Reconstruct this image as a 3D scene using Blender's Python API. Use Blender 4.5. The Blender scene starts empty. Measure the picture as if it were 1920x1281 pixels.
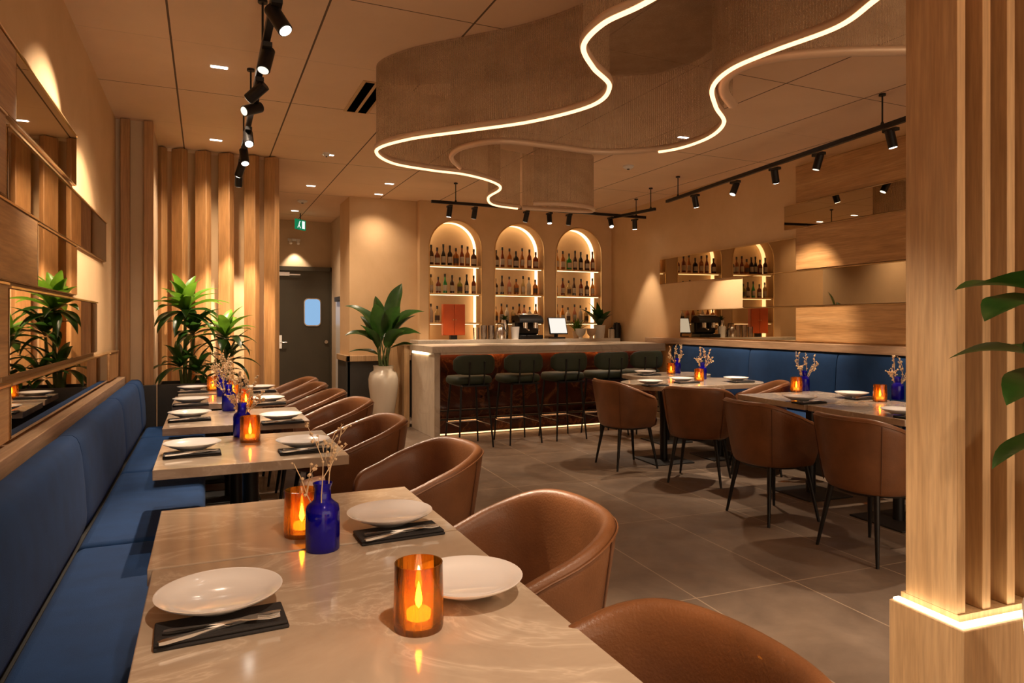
import bpy, bmesh, math, random
from mathutils import Vector, Matrix
random.seed(7)
SC = bpy.context.scene
COL = SC.collection
PI = math.pi
def R(d): return math.radians(d)

# ------------------------------------------------------------------ camera
CAM_H = 1.33
YAW = math.atan(575/1280)
SN, CS = math.sin(YAW), math.cos(YAW)
cd = bpy.data.cameras.new('camera'); cam = bpy.data.objects.new('camera', cd); COL.objects.link(cam)
cam.location = (0, 0, CAM_H); cam.rotation_euler = (R(90), 0, -YAW)
cd.sensor_width = 36; cd.lens = 24.0; cd.shift_y = -35.5/1920; cd.clip_start = 0.05
SC.camera = cam

# ------------------------------------------------------------------ world, exposure
w = bpy.data.worlds.new('world'); SC.world = w; w.use_nodes = True
w.node_tree.nodes['Background'].inputs[0].default_value = (1.0, 0.72, 0.48, 1)
w.node_tree.nodes['Background'].inputs[1].default_value = 0.62  # added warm ambient fill, entering where no rear wall stands
SC.view_settings.view_transform = 'Standard'; SC.view_settings.look = 'None'
SC.view_settings.exposure = 1.85; SC.view_settings.gamma = 1.0
SC.view_settings.use_curve_mapping = False
SC.cycles.max_bounces = 7; SC.cycles.diffuse_bounces = 4; SC.cycles.glossy_bounces = 4
SC.cycles.transparent_max_bounces = 12; SC.cycles.transmission_bounces = 4
SC.cycles.caustics_reflective = False; SC.cycles.caustics_refractive = False
SC.cycles.sample_clamp_indirect = 4.0
WARM = (1.0, 0.66, 0.38); WARM2 = (1.0, 0.755, 0.535)

def area_light(name, loc, size, energy, color=WARM, rot=(0, 0, 0), sy=None, spread=180):
    d = bpy.data.lights.new(name, 'AREA'); d.energy = energy; d.color = color
    d.shape = 'RECTANGLE'; d.size = size; d.size_y = sy or size; d.spread = R(spread)
    o = bpy.data.objects.new(name, d); o.location = loc; o.rotation_euler = rot; COL.objects.link(o); return o
def spot_light(name, loc, aim, energy, angle=50, color=WARM2, blend=0.6, rad=0.02):
    d = bpy.data.lights.new(name, 'SPOT'); d.energy = energy; d.color = color
    d.spot_size = R(angle); d.spot_blend = blend; d.shadow_soft_size = rad
    o = bpy.data.objects.new(name, d); o.location = loc
    o.rotation_euler = (Vector(aim)-Vector(loc)).to_track_quat('-Z', 'Y').to_euler(); COL.objects.link(o); return o
def point_light(name, loc, energy, color=(1, 0.5, 0.18), rad=0.005):
    d = bpy.data.lights.new(name, 'POINT'); d.energy = energy; d.color = color; d.shadow_soft_size = rad
    o = bpy.data.objects.new(name, d); o.location = loc; COL.objects.link(o); return o

# ------------------------------------------------------------------ measuring helpers (real positions from sight lines)
def at(px, py, z):
    a = (px-960)/1280; d = (CAM_H-z)*1280/(py-605)
    return Vector((d*(SN+a*CS), d*(CS-a*SN), z))
def atY(px, Y, py=None):
    a = (px-960)/1280; d = Y/(CS-a*SN)
    return Vector((d*(SN+a*CS), Y, CAM_H+(605-(py if py else 605))*d/1280))
TH = R(4.62)                                   # the right wall stands 4.6 degrees off the left one
UX, UY = -math.sin(TH), -math.cos(TH)
def RF(s, t, z=0):                             # s metres along the right wall from the far corner, t metres off it
    return Vector((5.89+s*UX+t*UY, 9.2+s*UY-t*UX, z))

# ------------------------------------------------------------------ node helpers
def new_mat(name):
    m = bpy.data.materials.new(name); m.use_nodes = True; nt = m.node_tree
    return m, nt, nt.nodes['Principled BSDF'], nt.nodes['Material Output']
def N(nt, t, **kw):
    n = nt.nodes.new(t)
    for k, v in kw.items():
        if k in n.inputs: n.inputs[k].default_value = v
        else: setattr(n, k, v)
    return n
def c4(c): return (c[0], c[1], c[2], 1)
def coords(nt, scale=(1, 1, 1), rot=(0, 0, 0), loc=(0, 0, 0), kind='Object'):
    tc = nt.nodes.new('ShaderNodeTexCoord'); mp = nt.nodes.new('ShaderNodeMapping')
    mp.inputs['Scale'].default_value = scale; mp.inputs['Rotation'].default_value = rot; mp.inputs['Location'].default_value = loc
    nt.links.new(tc.outputs[kind], mp.inputs[0]); return mp.outputs[0]
def ramp(nt, fac, stops):
    r = nt.nodes.new('ShaderNodeValToRGB'); e = r.color_ramp.elements
    while len(e) < len(stops): e.new(0.5)
    for el, (p, c) in zip(e, stops): el.position = p; el.color = c4(c)
    nt.links.new(fac, r.inputs[0]); return r.outputs[0]
def noise(nt, vec, scale, detail=4, rough=0.55, dist=0):
    n = nt.nodes.new('ShaderNodeTexNoise'); n.inputs['Scale'].default_value = scale
    n.inputs['Detail'].default_value = detail; n.inputs['Roughness'].default_value = rough; n.inputs['Distortion'].default_value = dist
    nt.links.new(vec, n.inputs['Vector']); return n.outputs['Fac']
def bump(nt, h, b, strength=0.2, dist=0.01):
    n = nt.nodes.new('ShaderNodeBump'); n.inputs['Strength'].default_value = strength; n.inputs['Distance'].default_value = dist
    nt.links.new(h, n.inputs['Height']); nt.links.new(n.outputs[0], b.inputs['Normal'])
def mixc(nt, f, a, b, mode='MIX'):
    n = nt.nodes.new('ShaderNodeMix'); n.data_type = 'RGBA'; n.blend_type = mode
    for s, v in ((0, f), (6, a), (7, b)):
        if hasattr(v, 'is_output'): nt.links.new(v, n.inputs[s])
        else: n.inputs[s].default_value = v if s == 0 else c4(v)
    return n.outputs[2]
def math_(nt, op, a, b=0.0):
    n = nt.nodes.new('ShaderNodeMath'); n.operation = op
    for i, v in enumerate((a, b)):
        if hasattr(v, 'is_output'): nt.links.new(v, n.inputs[i])
        else: n.inputs[i].default_value = v
    return n.outputs[0]

def simple(name, c, rough=0.5, metal=0.0, var=0.0, scale=20, bmp=0.0, coat=0.0, sheen=0.0, spec=0.5, bscale=None):
    m, nt, b, o = new_mat(name)
    b.inputs['Base Color'].default_value = c4(c); b.inputs['Roughness'].default_value = rough
    b.inputs['Metallic'].default_value = metal; b.inputs['Coat Weight'].default_value = coat
    b.inputs['Sheen Weight'].default_value = sheen; b.inputs['Specular IOR Level'].default_value = spec
    v = coords(nt)
    f = noise(nt, v, scale, 5)
    if var: nt.links.new(ramp(nt, f, [(0.25, [x*(1-var) for x in c]), (0.75, [min(1, x*(1+var)) for x in c])]), b.inputs['Base Color'])
    if bmp: bump(nt, noise(nt, v, bscale or scale*4, 3), b, bmp, 0.004)
    return m
def emit(name, c, s):
    m, nt, b, o = new_mat(name); nt.nodes.remove(b)
    e = N(nt, 'ShaderNodeEmission'); e.inputs[0].default_value = c4(c); e.inputs[1].default_value = s
    nt.links.new(e.outputs[0], o.inputs[0]); return m
def wood(name, axis, dark, mid, light, rough=0.45, planks=None):
    m, nt, b, o = new_mat(name)
    sc = {'X': (0.35, 6, 6), 'Y': (6, 0.35, 6), 'Z': (6, 6, 0.35)}[axis]
    v = coords(nt, sc)
    f = noise(nt, v, 2.2, 6, 0.6, 0.6); g = noise(nt, v, 14, 3, 0.6)
    base = ramp(nt, f, [(0.25, dark), (0.5, mid), (0.75, light)])
    fine = ramp(nt, g, [(0.35, (0.80, 0.80, 0.80)), (0.65, (1.06, 1.06, 1.06))])
    out = mixc(nt, 1.0, base, fine, 'MULTIPLY')
    nt.links.new(out, b.inputs['Base Color']); b.inputs['Roughness'].default_value = rough
    bump(nt, g, b, 0.12, 0.003)
    return m
def stone(name, c0, c1, vein, rough=0.14, scale=2.2):
    m, nt, b, o = new_mat(name)
    v = coords(nt, (1, 1.6, 1), (0, 0, 0.5))
    f = noise(nt, v, scale, 8, 0.62, 0.8)
    base = ramp(nt, f, [(0.3, c0), (0.7, c1)])
    n2 = noise(nt, v, scale*0.8, 6, 0.6, 0.9)
    d = math_(nt, 'ABSOLUTE', math_(nt, 'SUBTRACT', n2, 0.5))
    k = ramp(nt, d, [(0.0, (0.6, 0.6, 0.6)), (0.010, (0.22, 0.22, 0.22)), (0.04, (0, 0, 0))])
    nt.links.new(mixc(nt, k, base, vein), b.inputs['Base Color'])
    b.inputs['Roughness'].default_value = rough; b.inputs['Specular IOR Level'].default_value = 0.6
    return m
def thin_glass(name, tint, body, body_amt, gloss=0.12, rough=0.03, ribs=False):
    """coloured glass: mostly tinted see-through, some light scattered in the colour, a clear gloss"""
    m, nt, b, o = new_mat(name); nt.nodes.remove(b)
    tr = N(nt, 'ShaderNodeBsdfTransparent'); tr.inputs[0].default_value = c4(tint)
    tl = N(nt, 'ShaderNodeBsdfTranslucent'); tl.inputs[0].default_value = c4(body)
    df = N(nt, 'ShaderNodeBsdfDiffuse'); df.inputs[0].default_value = c4(body)
    gl = N(nt, 'ShaderNodeBsdfGlossy'); gl.inputs['Roughness'].default_value = rough
    m0 = N(nt, 'ShaderNodeMixShader'); m0.inputs[0].default_value = 0.35
    nt.links.new(tl.outputs[0], m0.inputs[1]); nt.links.new(df.outputs[0], m0.inputs[2])
    m1 = N(nt, 'ShaderNodeMixShader'); m1.inputs[0].default_value = body_amt
    nt.links.new(tr.outputs[0], m1.inputs[1]); nt.links.new(m0.outputs[0], m1.inputs[2])
    if ribs:
        f = noise(nt, coords(nt, (30, 30, 1.5)), 1.6, 2)
        nt.links.new(ramp(nt, f, [(0.35, (body_amt*0.3,)*3), (0.65, (min(1, body_amt*1.5),)*3)]), m1.inputs[0])
    fr = N(nt, 'ShaderNodeFresnel'); fr.inputs[0].default_value = 1.45
    fa = math_(nt, 'ADD', fr.outputs[0], gloss*0.3)
    m2 = N(nt, 'ShaderNodeMixShader'); nt.links.new(fa, m2.inputs[0])
    nt.links.new(m1.outputs[0], m2.inputs[1]); nt.links.new(gl.outputs[0], m2.inputs[2])
    nt.links.new(m2.outputs[0], o.inputs[0]); return m

def plaster_mat(name, c0, c1, bmp=0.15):
    m, nt, b, o = new_mat(name); v = coords(nt)
    f = noise(nt, v, 1.3, 8, 0.65, 0.3)
    nt.links.new(ramp(nt, f, [(0.3, c0), (0.7, c1)]), b.inputs['Base Color'])
    b.inputs['Roughness'].default_value = 0.85; b.inputs['Specular IOR Level'].default_value = 0.25
    bump(nt, noise(nt, v, 9, 6), b, bmp, 0.01); return m
def lines(nt, vec, axis, period, off, width):
    """1 on thin lines every period metres along an axis"""
    s = nt.nodes.new('ShaderNodeSeparateXYZ'); nt.links.new(vec, s.inputs[0])
    q = math_(nt, 'DIVIDE', math_(nt, 'SUBTRACT', s.outputs[axis], off), period)
    fr = math_(nt, 'FRACT', math_(nt, 'ADD', q, 100.5))
    d = math_(nt, 'ABSOLUTE', math_(nt, 'SUBTRACT', fr, 0.5))
    return math_(nt, 'LESS_THAN', d, width/period/2)
def ceiling_mat():
    m, nt, b, o = new_mat('ceiling_board'); v = coords(nt)
    base = ramp(nt, noise(nt, v, 0.9, 8, 0.62, 0.3), [(0.3, (0.76, 0.545, 0.36)), (0.7, (0.86, 0.63, 0.43))])
    g = math_(nt, 'MAXIMUM', lines(nt, v, 0, 0.80, -0.19, 0.012), lines(nt, v, 1, 1.92, 1.75, 0.008))
    g2 = lines(nt, v, 1, 0.96, 1.75, 0.006)
    c = mixc(nt, g, mixc(nt, math_(nt, 'MULTIPLY', g2, 0.25), base, (0.2, 0.14, 0.1)), (0.14, 0.09, 0.06))
    nt.links.new(c, b.inputs['Base Color']); b.inputs['Roughness'].default_value = 0.8; b.inputs['Specular IOR Level'].default_value = 0.2
    return m
def floor_mat():
    m, nt, b, o = new_mat('floor_tile'); v = coords(nt, rot=(0, 0, R(3.0)))
    base = ramp(nt, noise(nt, v, 2.4, 9, 0.66, 0.4), [(0.28, (0.13, 0.092, 0.066)), (0.55, (0.20, 0.145, 0.104)), (0.78, (0.27, 0.20, 0.145))])
    g = math_(nt, 'MAXIMUM', lines(nt, v, 0, 0.60, 0.22, 0.007), lines(nt, v, 1, 1.2, 0.35, 0.007))
    nt.links.new(mixc(nt, g, base, (0.40, 0.30, 0.21)), b.inputs['Base Color'])
    nt.links.new(ramp(nt, noise(nt, v, 6, 5), [(0.3, (0.34,)*3), (0.7, (0.5,)*3)]), b.inputs['Roughness'])
    bump(nt, g, b, -0.15, 0.004) if False else None
    return m
def mesh_curtain_mat():
    m, nt, b, o = new_mat('woven_metal_mesh')
    b.inputs['Base Color'].default_value = (0.34, 0.25, 0.17, 1); b.inputs['Metallic'].default_value = 0.25; b.inputs['Roughness'].default_value = 0.55
    v = coords(nt, kind='UV')
    w1 = N(nt, 'ShaderNodeTexWave'); w1.inputs['Scale'].default_value = 22; w1.inputs['Distortion'].default_value = 5.0; w1.inputs['Detail'].default_value = 3; w1.inputs['Detail Scale'].default_value = 3; nt.links.new(v, w1.inputs['Vector'])
    n2 = noise(nt, v, 5, 6, 0.6)
    nt.links.new(ramp(nt, n2, [(0.3, (0.42, 0.31, 0.195)), (0.7, (0.70, 0.54, 0.36))]), b.inputs['Base Color'])
    tr = N(nt, 'ShaderNodeBsdfTransparent'); mx = N(nt, 'ShaderNodeMixShader')
    nt.links.new(ramp(nt, w1.outputs['Fac'], [(0.2, (0.40,)*3), (0.8, (0.86,)*3)]), mx.inputs[0])
    tl = N(nt, 'ShaderNodeBsdfTranslucent'); tl.inputs[0].default_value = (0.55, 0.41, 0.26, 1)
    m2 = N(nt, 'ShaderNodeMixShader'); m2.inputs[0].default_value = 0.3
    nt.links.new(b.outputs[0], m2.inputs[1]); nt.links.new(tl.outputs[0], m2.inputs[2])
    nt.links.new(tr.outputs[0], mx.inputs[1]); nt.links.new(m2.outputs[0], mx.inputs[2]); nt.links.new(mx.outputs[0], o.inputs[0])
    return m

M = {}
M['plaster'] = plaster_mat('wall_plaster', (0.62, 0.415, 0.222), (0.72, 0.50, 0.285))
M['plaster_grey'] = plaster_mat('wall_plaster_grey', (0.52, 0.385, 0.25), (0.60, 0.455, 0.30))
M['ceiling'] = ceiling_mat(); M['floor'] = floor_mat()
M['wood_v'] = wood('oak_upright_grain', 'Z', (0.30, 0.145, 0.050), (0.43, 0.225, 0.085), (0.54, 0.31, 0.13))
M['wood_h'] = wood('oak_level_grain', 'Y', (0.32, 0.155, 0.055), (0.48, 0.26, 0.10), (0.60, 0.36, 0.16))
M['wood_pale'] = wood('pale_oak', 'Z', (0.42, 0.255, 0.12), (0.52, 0.335, 0.17), (0.60, 0.41, 0.225))
M['wood_ledge'] = wood('oak_ledge', 'Y', (0.34, 0.21, 0.12), (0.46, 0.30, 0.18), (0.56, 0.38, 0.24))
M['mirror'] = simple('bronze_mirror', (0.50, 0.41, 0.29), 0.015, 1.0)
M['gold'] = simple('brass_trim', (0.78, 0.54, 0.26), 0.28, 1.0)
M['chrome'] = simple('polished_steel', (0.72, 0.70, 0.68), 0.18, 1.0)
M['black'] = simple('black_metal', (0.014, 0.013, 0.013), 0.38, 0.3, spec=0.4)
M['black_matte'] = simple('black_powder_coat', (0.012, 0.011, 0.010), 0.55)
M['void'] = simple('vent_slot_shade', (0.002, 0.002, 0.002), 0.9, spec=0.0)  # near-black colour stands in for the shade inside the vent recess
M['leather'] = simple('brown_leather', (0.185, 0.074, 0.027), 0.40, 0, 0.22, 7, 0.25, bscale=160, coat=0.12)
M['leather_seam'] = simple('leather_seam', (0.10, 0.04, 0.018), 0.5)
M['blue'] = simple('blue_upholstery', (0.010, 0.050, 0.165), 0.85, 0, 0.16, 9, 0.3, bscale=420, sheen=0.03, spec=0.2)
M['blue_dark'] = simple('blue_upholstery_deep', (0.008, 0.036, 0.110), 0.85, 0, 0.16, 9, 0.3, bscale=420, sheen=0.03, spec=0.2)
M['green'] = simple('green_upholstery', (0.012, 0.019, 0.006), 0.7, 0, 0.2, 9, 0.15, bscale=200)
M['charcoal'] = simple('charcoal_panel', (0.035, 0.033, 0.030), 0.6, 0, 0.2, 5)
M['napkin'] = simple('black_napkin_cloth', (0.016, 0.015, 0.016), 0.85, 0, 0.1, 30, 0.3, bscale=600)
M['plate'] = simple('white_glaze', (0.86, 0.85, 0.85), 0.12, 0, coat=0.3)
M['ceramic'] = simple('cream_ceramic', (0.62, 0.56, 0.47), 0.22, 0, coat=0.2)
M['marble'] = stone('beige_marble', (0.40, 0.315, 0.235), (0.56, 0.455, 0.345), (0.72, 0.62, 0.50), 0.10)
M['marble_bar'] = stone('pale_bar_marble', (0.50, 0.42, 0.33), (0.62, 0.53, 0.42), (0.40, 0.32, 0.24), 0.3)
M['marble_red'] = stone('dark_red_marble', (0.024, 0.008, 0.005), (0.075, 0.022, 0.010), (0.26, 0.10, 0.035), 0.12, 3.0)
M['led'] = emit('warm_led', (1.0, 0.43, 0.19), 1.15)
M['led_niche'] = emit('niche_led', (1.0, 0.64, 0.32), 0.95)
M['led_white'] = emit('white_warm_led', (1.0, 0.70, 0.40), 2.4)
M['led_soft'] = emit('soft_led', (1.0, 0.50, 0.20), 0.9)
M['led_bar'] = emit('amber_bar_led', (1.0, 0.42, 0.14), 4.5)
M['lens'] = emit('lamp_lens', (1.0, 0.90, 0.76), 5.0)
M['lens_dim'] = emit('lamp_lens_side', (1.0, 0.86, 0.66), 0.4)
M['curtain'] = mesh_curtain_mat()
M['rail'] = simple('brass_brown_rail', (0.74, 0.55, 0.38), 0.4, 0.2)
M['amber'] = thin_glass('amber_glass', (1.0, 0.54, 0.11), (1.0, 0.38, 0.04), 0.27, ribs=True)
M['cobalt'] = thin_glass('cobalt_glass', (0.08, 0.05, 1.0), (0.02, 0.012, 1.0), 0.50, 0.02)
M['clear'] = thin_glass('clear_glass', (0.93, 0.92, 0.90), (0.9, 0.9, 0.9), 0.06)
M['wax'] = emit('lit_wax', (1.0, 0.78, 0.36), 0.9)
M['flame'] = emit('flame', (1.0, 0.80, 0.45), 14.0)
M['twig'] = simple('dried_twig', (0.70, 0.52, 0.32), 0.8, 0, 0.2, 40)
M['soil'] = simple('potting_soil', (0.03, 0.02, 0.013), 0.9, 0, 0.3, 40)
M['stem'] = simple('green_stem', (0.07, 0.11, 0.025), 0.5, 0, 0.25, 12)
M['window'] = emit('daylit_pane', (0.30, 0.52, 0.80), 0.26)
M['door'] = simple('dark_green_door', (0.070, 0.060, 0.040), 0.45, 0, 0.1, 3)
M['white'] = simple('white_enamel', (0.75, 0.73, 0.70), 0.3)
M['screen'] = emit('lit_screen', (1.0, 0.92, 0.82), 0.28)
M['orange'] = simple('orange_lacquer', (0.55, 0.085, 0.012), 0.35, 0, 0.12, 6)
M['sign_green'] = emit('lit_green_sign', (0.02, 0.42, 0.16), 0.13)
M['sign_white'] = emit('lit_white_sign', (0.9, 1.0, 0.9), 0.3)
def leaf_mat(name, c0, c1):
    m, nt, b, o = new_mat(name); v = coords(nt)
    nt.links.new(ramp(nt, noise(nt, v, 14, 4), [(0.3, c0), (0.7, c1)]), b.inputs['Base Color'])
    b.inputs['Roughness'].default_value = 0.33
    tl = N(nt, 'ShaderNodeBsdfTranslucent'); tl.inputs[0].default_value = c4([x*2.0 for x in c1])
    mx = N(nt, 'ShaderNodeMixShader'); mx.inputs[0].default_value = 0.22
    nt.links.new(b.outputs[0], mx.inputs[1]); nt.links.new(tl.outputs[0], mx.inputs[2]); nt.links.new(mx.outputs[0], o.inputs[0])
    return m
M['leaf'] = leaf_mat('broad_leaf', (0.010, 0.034, 0.007), (0.028, 0.080, 0.012))
M['leaf_bright'] = leaf_mat('fresh_leaf', (0.025, 0.085, 0.006), (0.095, 0.210, 0.015))

# ------------------------------------------------------------------ mesh builder
class MB:
    def __init__(s): s.v = []; s.f = []; s.uv = {}
    def add(s, vs, fs):
        o = len(s.v); s.v += [tuple(v) for v in vs]; s.f += [tuple(i+o for i in f) for f in fs]; return s
    def box(s, x0, x1, y0, y1, z0, z1):
        v = [(x, y, z) for z in (z0, z1) for x, y in ((x0, y0), (x1, y0), (x1, y1), (x0, y1))]
        return s.add(v, [(3, 2, 1, 0), (4, 5, 6, 7), (0, 1, 5, 4), (1, 2, 6, 5), (2, 3, 7, 6), (3, 0, 4, 7)])
    def obox(s, c, size, rz=0, rot=None):
        hx, hy, hz = [q/2 for q in size]; m = rot or Matrix.Rotation(rz, 3, 'Z')
        v = [Vector(c)+m @ Vector((x, y, z)) for z in (-hz, hz) for x, y in ((-hx, -hy), (hx, -hy), (hx, hy), (-hx, hy))]
        return s.add(v, [(3, 2, 1, 0), (4, 5, 6, 7), (0, 1, 5, 4), (1, 2, 6, 5), (2, 3, 7, 6), (3, 0, 4, 7)])
    def cyl(s, p0, p1, r0, r1=None, n=16, caps=True):
        p0, p1 = Vector(p0), Vector(p1); r1 = r0 if r1 is None else r1
        q = (p1-p0).to_track_quat('Z', 'Y')
        ring = lambda p, r: [p+q @ Vector((r*math.cos(2*PI*i/n), r*math.sin(2*PI*i/n), 0)) for i in range(n)]
        fs = [(i, (i+1) % n, n+(i+1) % n, n+i) for i in range(n)]
        if caps: fs += [tuple(range(n-1, -1, -1)), tuple(range(n, 2*n))]
        return s.add(ring(p0, r0)+ring(p1, r1), fs)
    def lathe(s, prof, n=32, c=(0, 0, 0)):
        """prof: (radius, z) from the bottom centre up"""
        vs = []; idx = []
        for r, z in prof:
            if r < 1e-5: idx.append([len(vs)]*n); vs.append((c[0], c[1], c[2]+z))
            else:
                idx.append(list(range(len(vs), len(vs)+n)))
                vs += [(c[0]+r*math.cos(2*PI*i/n), c[1]+r*math.sin(2*PI*i/n), c[2]+z) for i in range(n)]
        fs = []
        for a, b in zip(idx, idx[1:]):
            for i in range(n):
                j = (i+1) % n; f = []
                for k in (a[i], a[j], b[j], b[i]):
                    if k not in f: f.append(k)
                if len(f) > 2: fs.append(tuple(f))
        return s.add(vs, fs)
    def loft(s, rings, closed=True, caps=True):
        n = len(rings[0]); vs = [p for r in rings for p in r]; fs = []
        for k in range(len(rings)-1):
            for i in range(n if closed else n-1):
                j = (i+1) % n; fs.append((k*n+i, k*n+j, (k+1)*n+j, (k+1)*n+i))
        if caps and closed: fs += [tuple(range(n-1, -1, -1)), tuple(range((len(rings)-1)*n, len(rings)*n))]
        return s.add(vs, fs)
    def tube(s, path, r, n=10, rz=None):
        pts = [Vector(p) for p in path]; rings = []
        for i, p in enumerate(pts):
            d = (pts[min(i+1, len(pts)-1)]-pts[max(i-1, 0)]).normalized()
            u = Vector((0, 0, 1)); u = (u-d*u.dot(d)) if abs(d.z) < 0.95 else Vector((1, 0, 0))-d*d.x
            u.normalize(); w_ = d.cross(u)
            rr = r(i/(len(pts)-1)) if callable(r) else r
            rings.append([p+w_*rr*math.cos(2*PI*k/n)+u*(rz or rr)*math.sin(2*PI*k/n) for k in range(n)])
        return s.loft(rings)
    def prism(s, poly, z0, z1):
        n = len(poly); vs = [(x, y, z0) for x, y in poly]+[(x, y, z1) for x, y in poly]
        return s.add(vs, [tuple(range(n-1, -1, -1)), tuple(range(n, 2*n))]+[(i, (i+1) % n, n+(i+1) % n, n+i) for i in range(n)])
    def move(s, m):
        s.v = [tuple(m @ Vector(v)) for v in s.v]; return s
    def build(s, name, mat, parent=None, smooth=35, bev=0, sub=0, seg=2):
        me = bpy.data.meshes.new(name); me.from_pydata(s.v, [], s.f); me.materials.append(M[mat] if isinstance(mat, str) else mat)
        bm = bmesh.new(); bm.from_mesh(me); bmesh.ops.recalc_face_normals(bm, faces=bm.faces); bm.to_mesh(me); bm.free()
        if smooth:
            me.polygons.foreach_set('use_smooth', [True]*len(me.polygons))
            me.set_sharp_from_angle(angle=R(smooth))
        o = bpy.data.objects.new(name, me); COL.objects.link(o)
        if parent: o.parent = parent
        if bev: md = o.modifiers.new('bevel', 'BEVEL'); md.width = bev; md.segments = seg; md.limit_method = 'ANGLE'
        if sub: md = o.modifiers.new('subdiv', 'SUBSURF'); md.levels = sub; md.render_levels = sub
        return o
def tag(o, label, cat, group=None, kind=None):
    if label: o['label'] = label
    if cat: o['category'] = cat
    if group: o['group'] = group
    if kind: o['kind'] = kind
    return o
def thing(name, label, cat, loc=(0, 0, 0), rz=0, group=None):
    o = bpy.data.objects.new(name, None); COL.objects.link(o); o.empty_display_size = 0.1
    o.location = loc; o.rotation_euler = (0, 0, rz); return tag(o, label, cat, group)
def dup(o, loc=None, rz=None, label=None, group=None, scale=None):
    c = o.copy(); COL.objects.link(c)
    for ch in list(o.children):
        d = ch.copy(); COL.objects.link(d); d.parent = c
        for g in list(ch.children):
            e = g.copy(); COL.objects.link(e); e.parent = d
    if loc is not None: c.location = loc
    if rz is not None: c.rotation_euler = (0, 0, rz)
    if scale is not None: c.scale = scale
    if label: c['label'] = label
    if group: c['group'] = group
    return c
class Proto:
    """builds a thing on first use, copies it afterwards"""
    def __init__(s, make): s.make = make; s.o = None
    def __call__(s, loc, rz, label, group=None, scale=None):
        if s.o is None:
            s.o = s.make(); o = s.o; o.location = loc; o.rotation_euler = (0, 0, rz); o['label'] = label
            if group: o['group'] = group
            if scale is not None: o.scale = scale
            return o
        c = dup(s.o, loc, rz, label, group, scale or (1, 1, 1)); return c
def struct(name, mb, mat, **kw):
    o = mb.build(name, mat, **kw); o['kind'] = 'structure'; return o
def catmull(pts, n=10):
    P_ = [Vector(p) for p in pts]; P_ = [P_[0]*2-P_[1]]+P_+[P_[-1]*2-P_[-2]]; out = []
    for i in range(1, len(P_)-2):
        a, b, c, d = P_[i-1:i+3]
        for k in range(n):
            t = k/n; out.append(0.5*((2*b)+(c-a)*t+(2*a-5*b+4*c-d)*t*t+(3*b-a-3*c+d)*t**3))
    out.append(P_[-2]); return out
def sstep(x): x = max(0, min(1, x)); return x*x*(3-2*x)

CEIL = 3.05
# ================================================================== THE ROOM
struct('floor', MB().box(-1.0, 7.2, -3.0, 12.6, -0.1, 0), 'floor')
struct('ceiling', MB().box(-1.0, 7.2, -3.0, 12.6, CEIL, CEIL+0.1), 'ceiling')
struct('wall_left', MB().box(-0.82, -0.69, -2.9, 6.62, 0, CEIL), 'plaster')
def rbox(s0, s1, t0, t1, z0, z1):
    m = MB(); m.prism([tuple(RF(s, t)[:2]) for s, t in ((s0, t0), (s1, t0), (s1, t1), (s0, t1))], z0, z1); return m
struct('wall_right', rbox(-0.6, 12.2, -0.14, 0.0, 0, CEIL), 'plaster')
# pier and slatted screen wall at the far left
struct('wall_pier', MB().box(-0.82, -0.42, 6.62, 7.62, 0, CEIL), 'plaster_grey')
struct('wall_screen', MB().box(-0.42, 0.72, 7.66, 7.80, 0, CEIL), 'plaster')
struct('wall_corridor_left', MB().box(0.60, 0.72, 7.80, 12.1, 0, CEIL), 'plaster_grey')
struct('wall_corridor_right', MB().box(1.97, 2.1, 10.1, 12.1, 0, CEIL), 'plaster_grey')
struct('wall_corridor_end', MB().box(0.60, 2.1, 12.0, 12.15, 0, CEIL), 'plaster_grey')
# back wall left of the arches
struct('wall_back', MB().box(1.79, 2.74, 9.38, 10.1, 0, CEIL), 'plaster')
# arched bar wall with three niches
YF, YN = 9.26, 9.58
ARCH = [(2.88, 3.67), (3.885, 4.69), (4.905, 5.70)]
ZB, ZS = 1.04, 2.40
m = MB()
xs = [2.74]+[v for a in ARCH for v in a]+[6.25]
for i in range(0, len(xs), 2): m.box(xs[i], xs[i+1], YF, YN+0.1, 0, CEIL)
for (a, b) in ARCH:
    m.box(a, b, YF, YN+0.1, 0, ZB); m.box(a, b, YN, YN+0.1, ZB, CEIL)
    r = (b-a)/2; c = (a+b)/2; n = 28
    for k in range(n):
        t0, t1 = PI-PI*k/n, PI-PI*(k+1)/n
        x0, z0, x1, z1 = c+r*math.cos(t0), ZS+r*math.sin(t0), c+r*math.cos(t1), ZS+r*math.sin(t1)
        m.add([(x0, YF, z0), (x1, YF, z1), (x1, YF, CEIL), (x0, YF, CEIL), (x0, YN, z0), (x1, YN, z1)],
              [(0, 1, 2, 3), (0, 4, 5, 1)])
struct('wall_arches', m, 'plaster')
for i, (a, b) in enumerate(ARCH):
    r = (b-a)/2; c = (a+b)/2
    path = [(a, YF-0.004, ZB)]+[(c+r*math.cos(PI-PI*k/32), YF-0.004, ZS+r*math.sin(PI-PI*k/32)) for k in range(33)]+[(b, YF-0.004, ZB)]
    struct('trim_%d' % (i+1), MB().tube(path, 0.009, 8), 'gold')
    prof = [(a+0.004, ZB)]+[(c+(r-0.004)*math.cos(PI-PI*k/32), ZS+(r-0.004)*math.sin(PI-PI*k/32)) for k in range(33)]+[(b-0.004, ZB)]
    lt = MB().loft([[(x, y, z) for x, z in prof] for y in (YN-0.11, YN-0.004)], closed=False).build('niche_light_strip', 'led_niche')
    tag(lt, 'warm light strip around the back edge of the %s bottle arch' % ('left', 'middle', 'right')[i], 'light strip', 'light strips in the arches')
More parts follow.
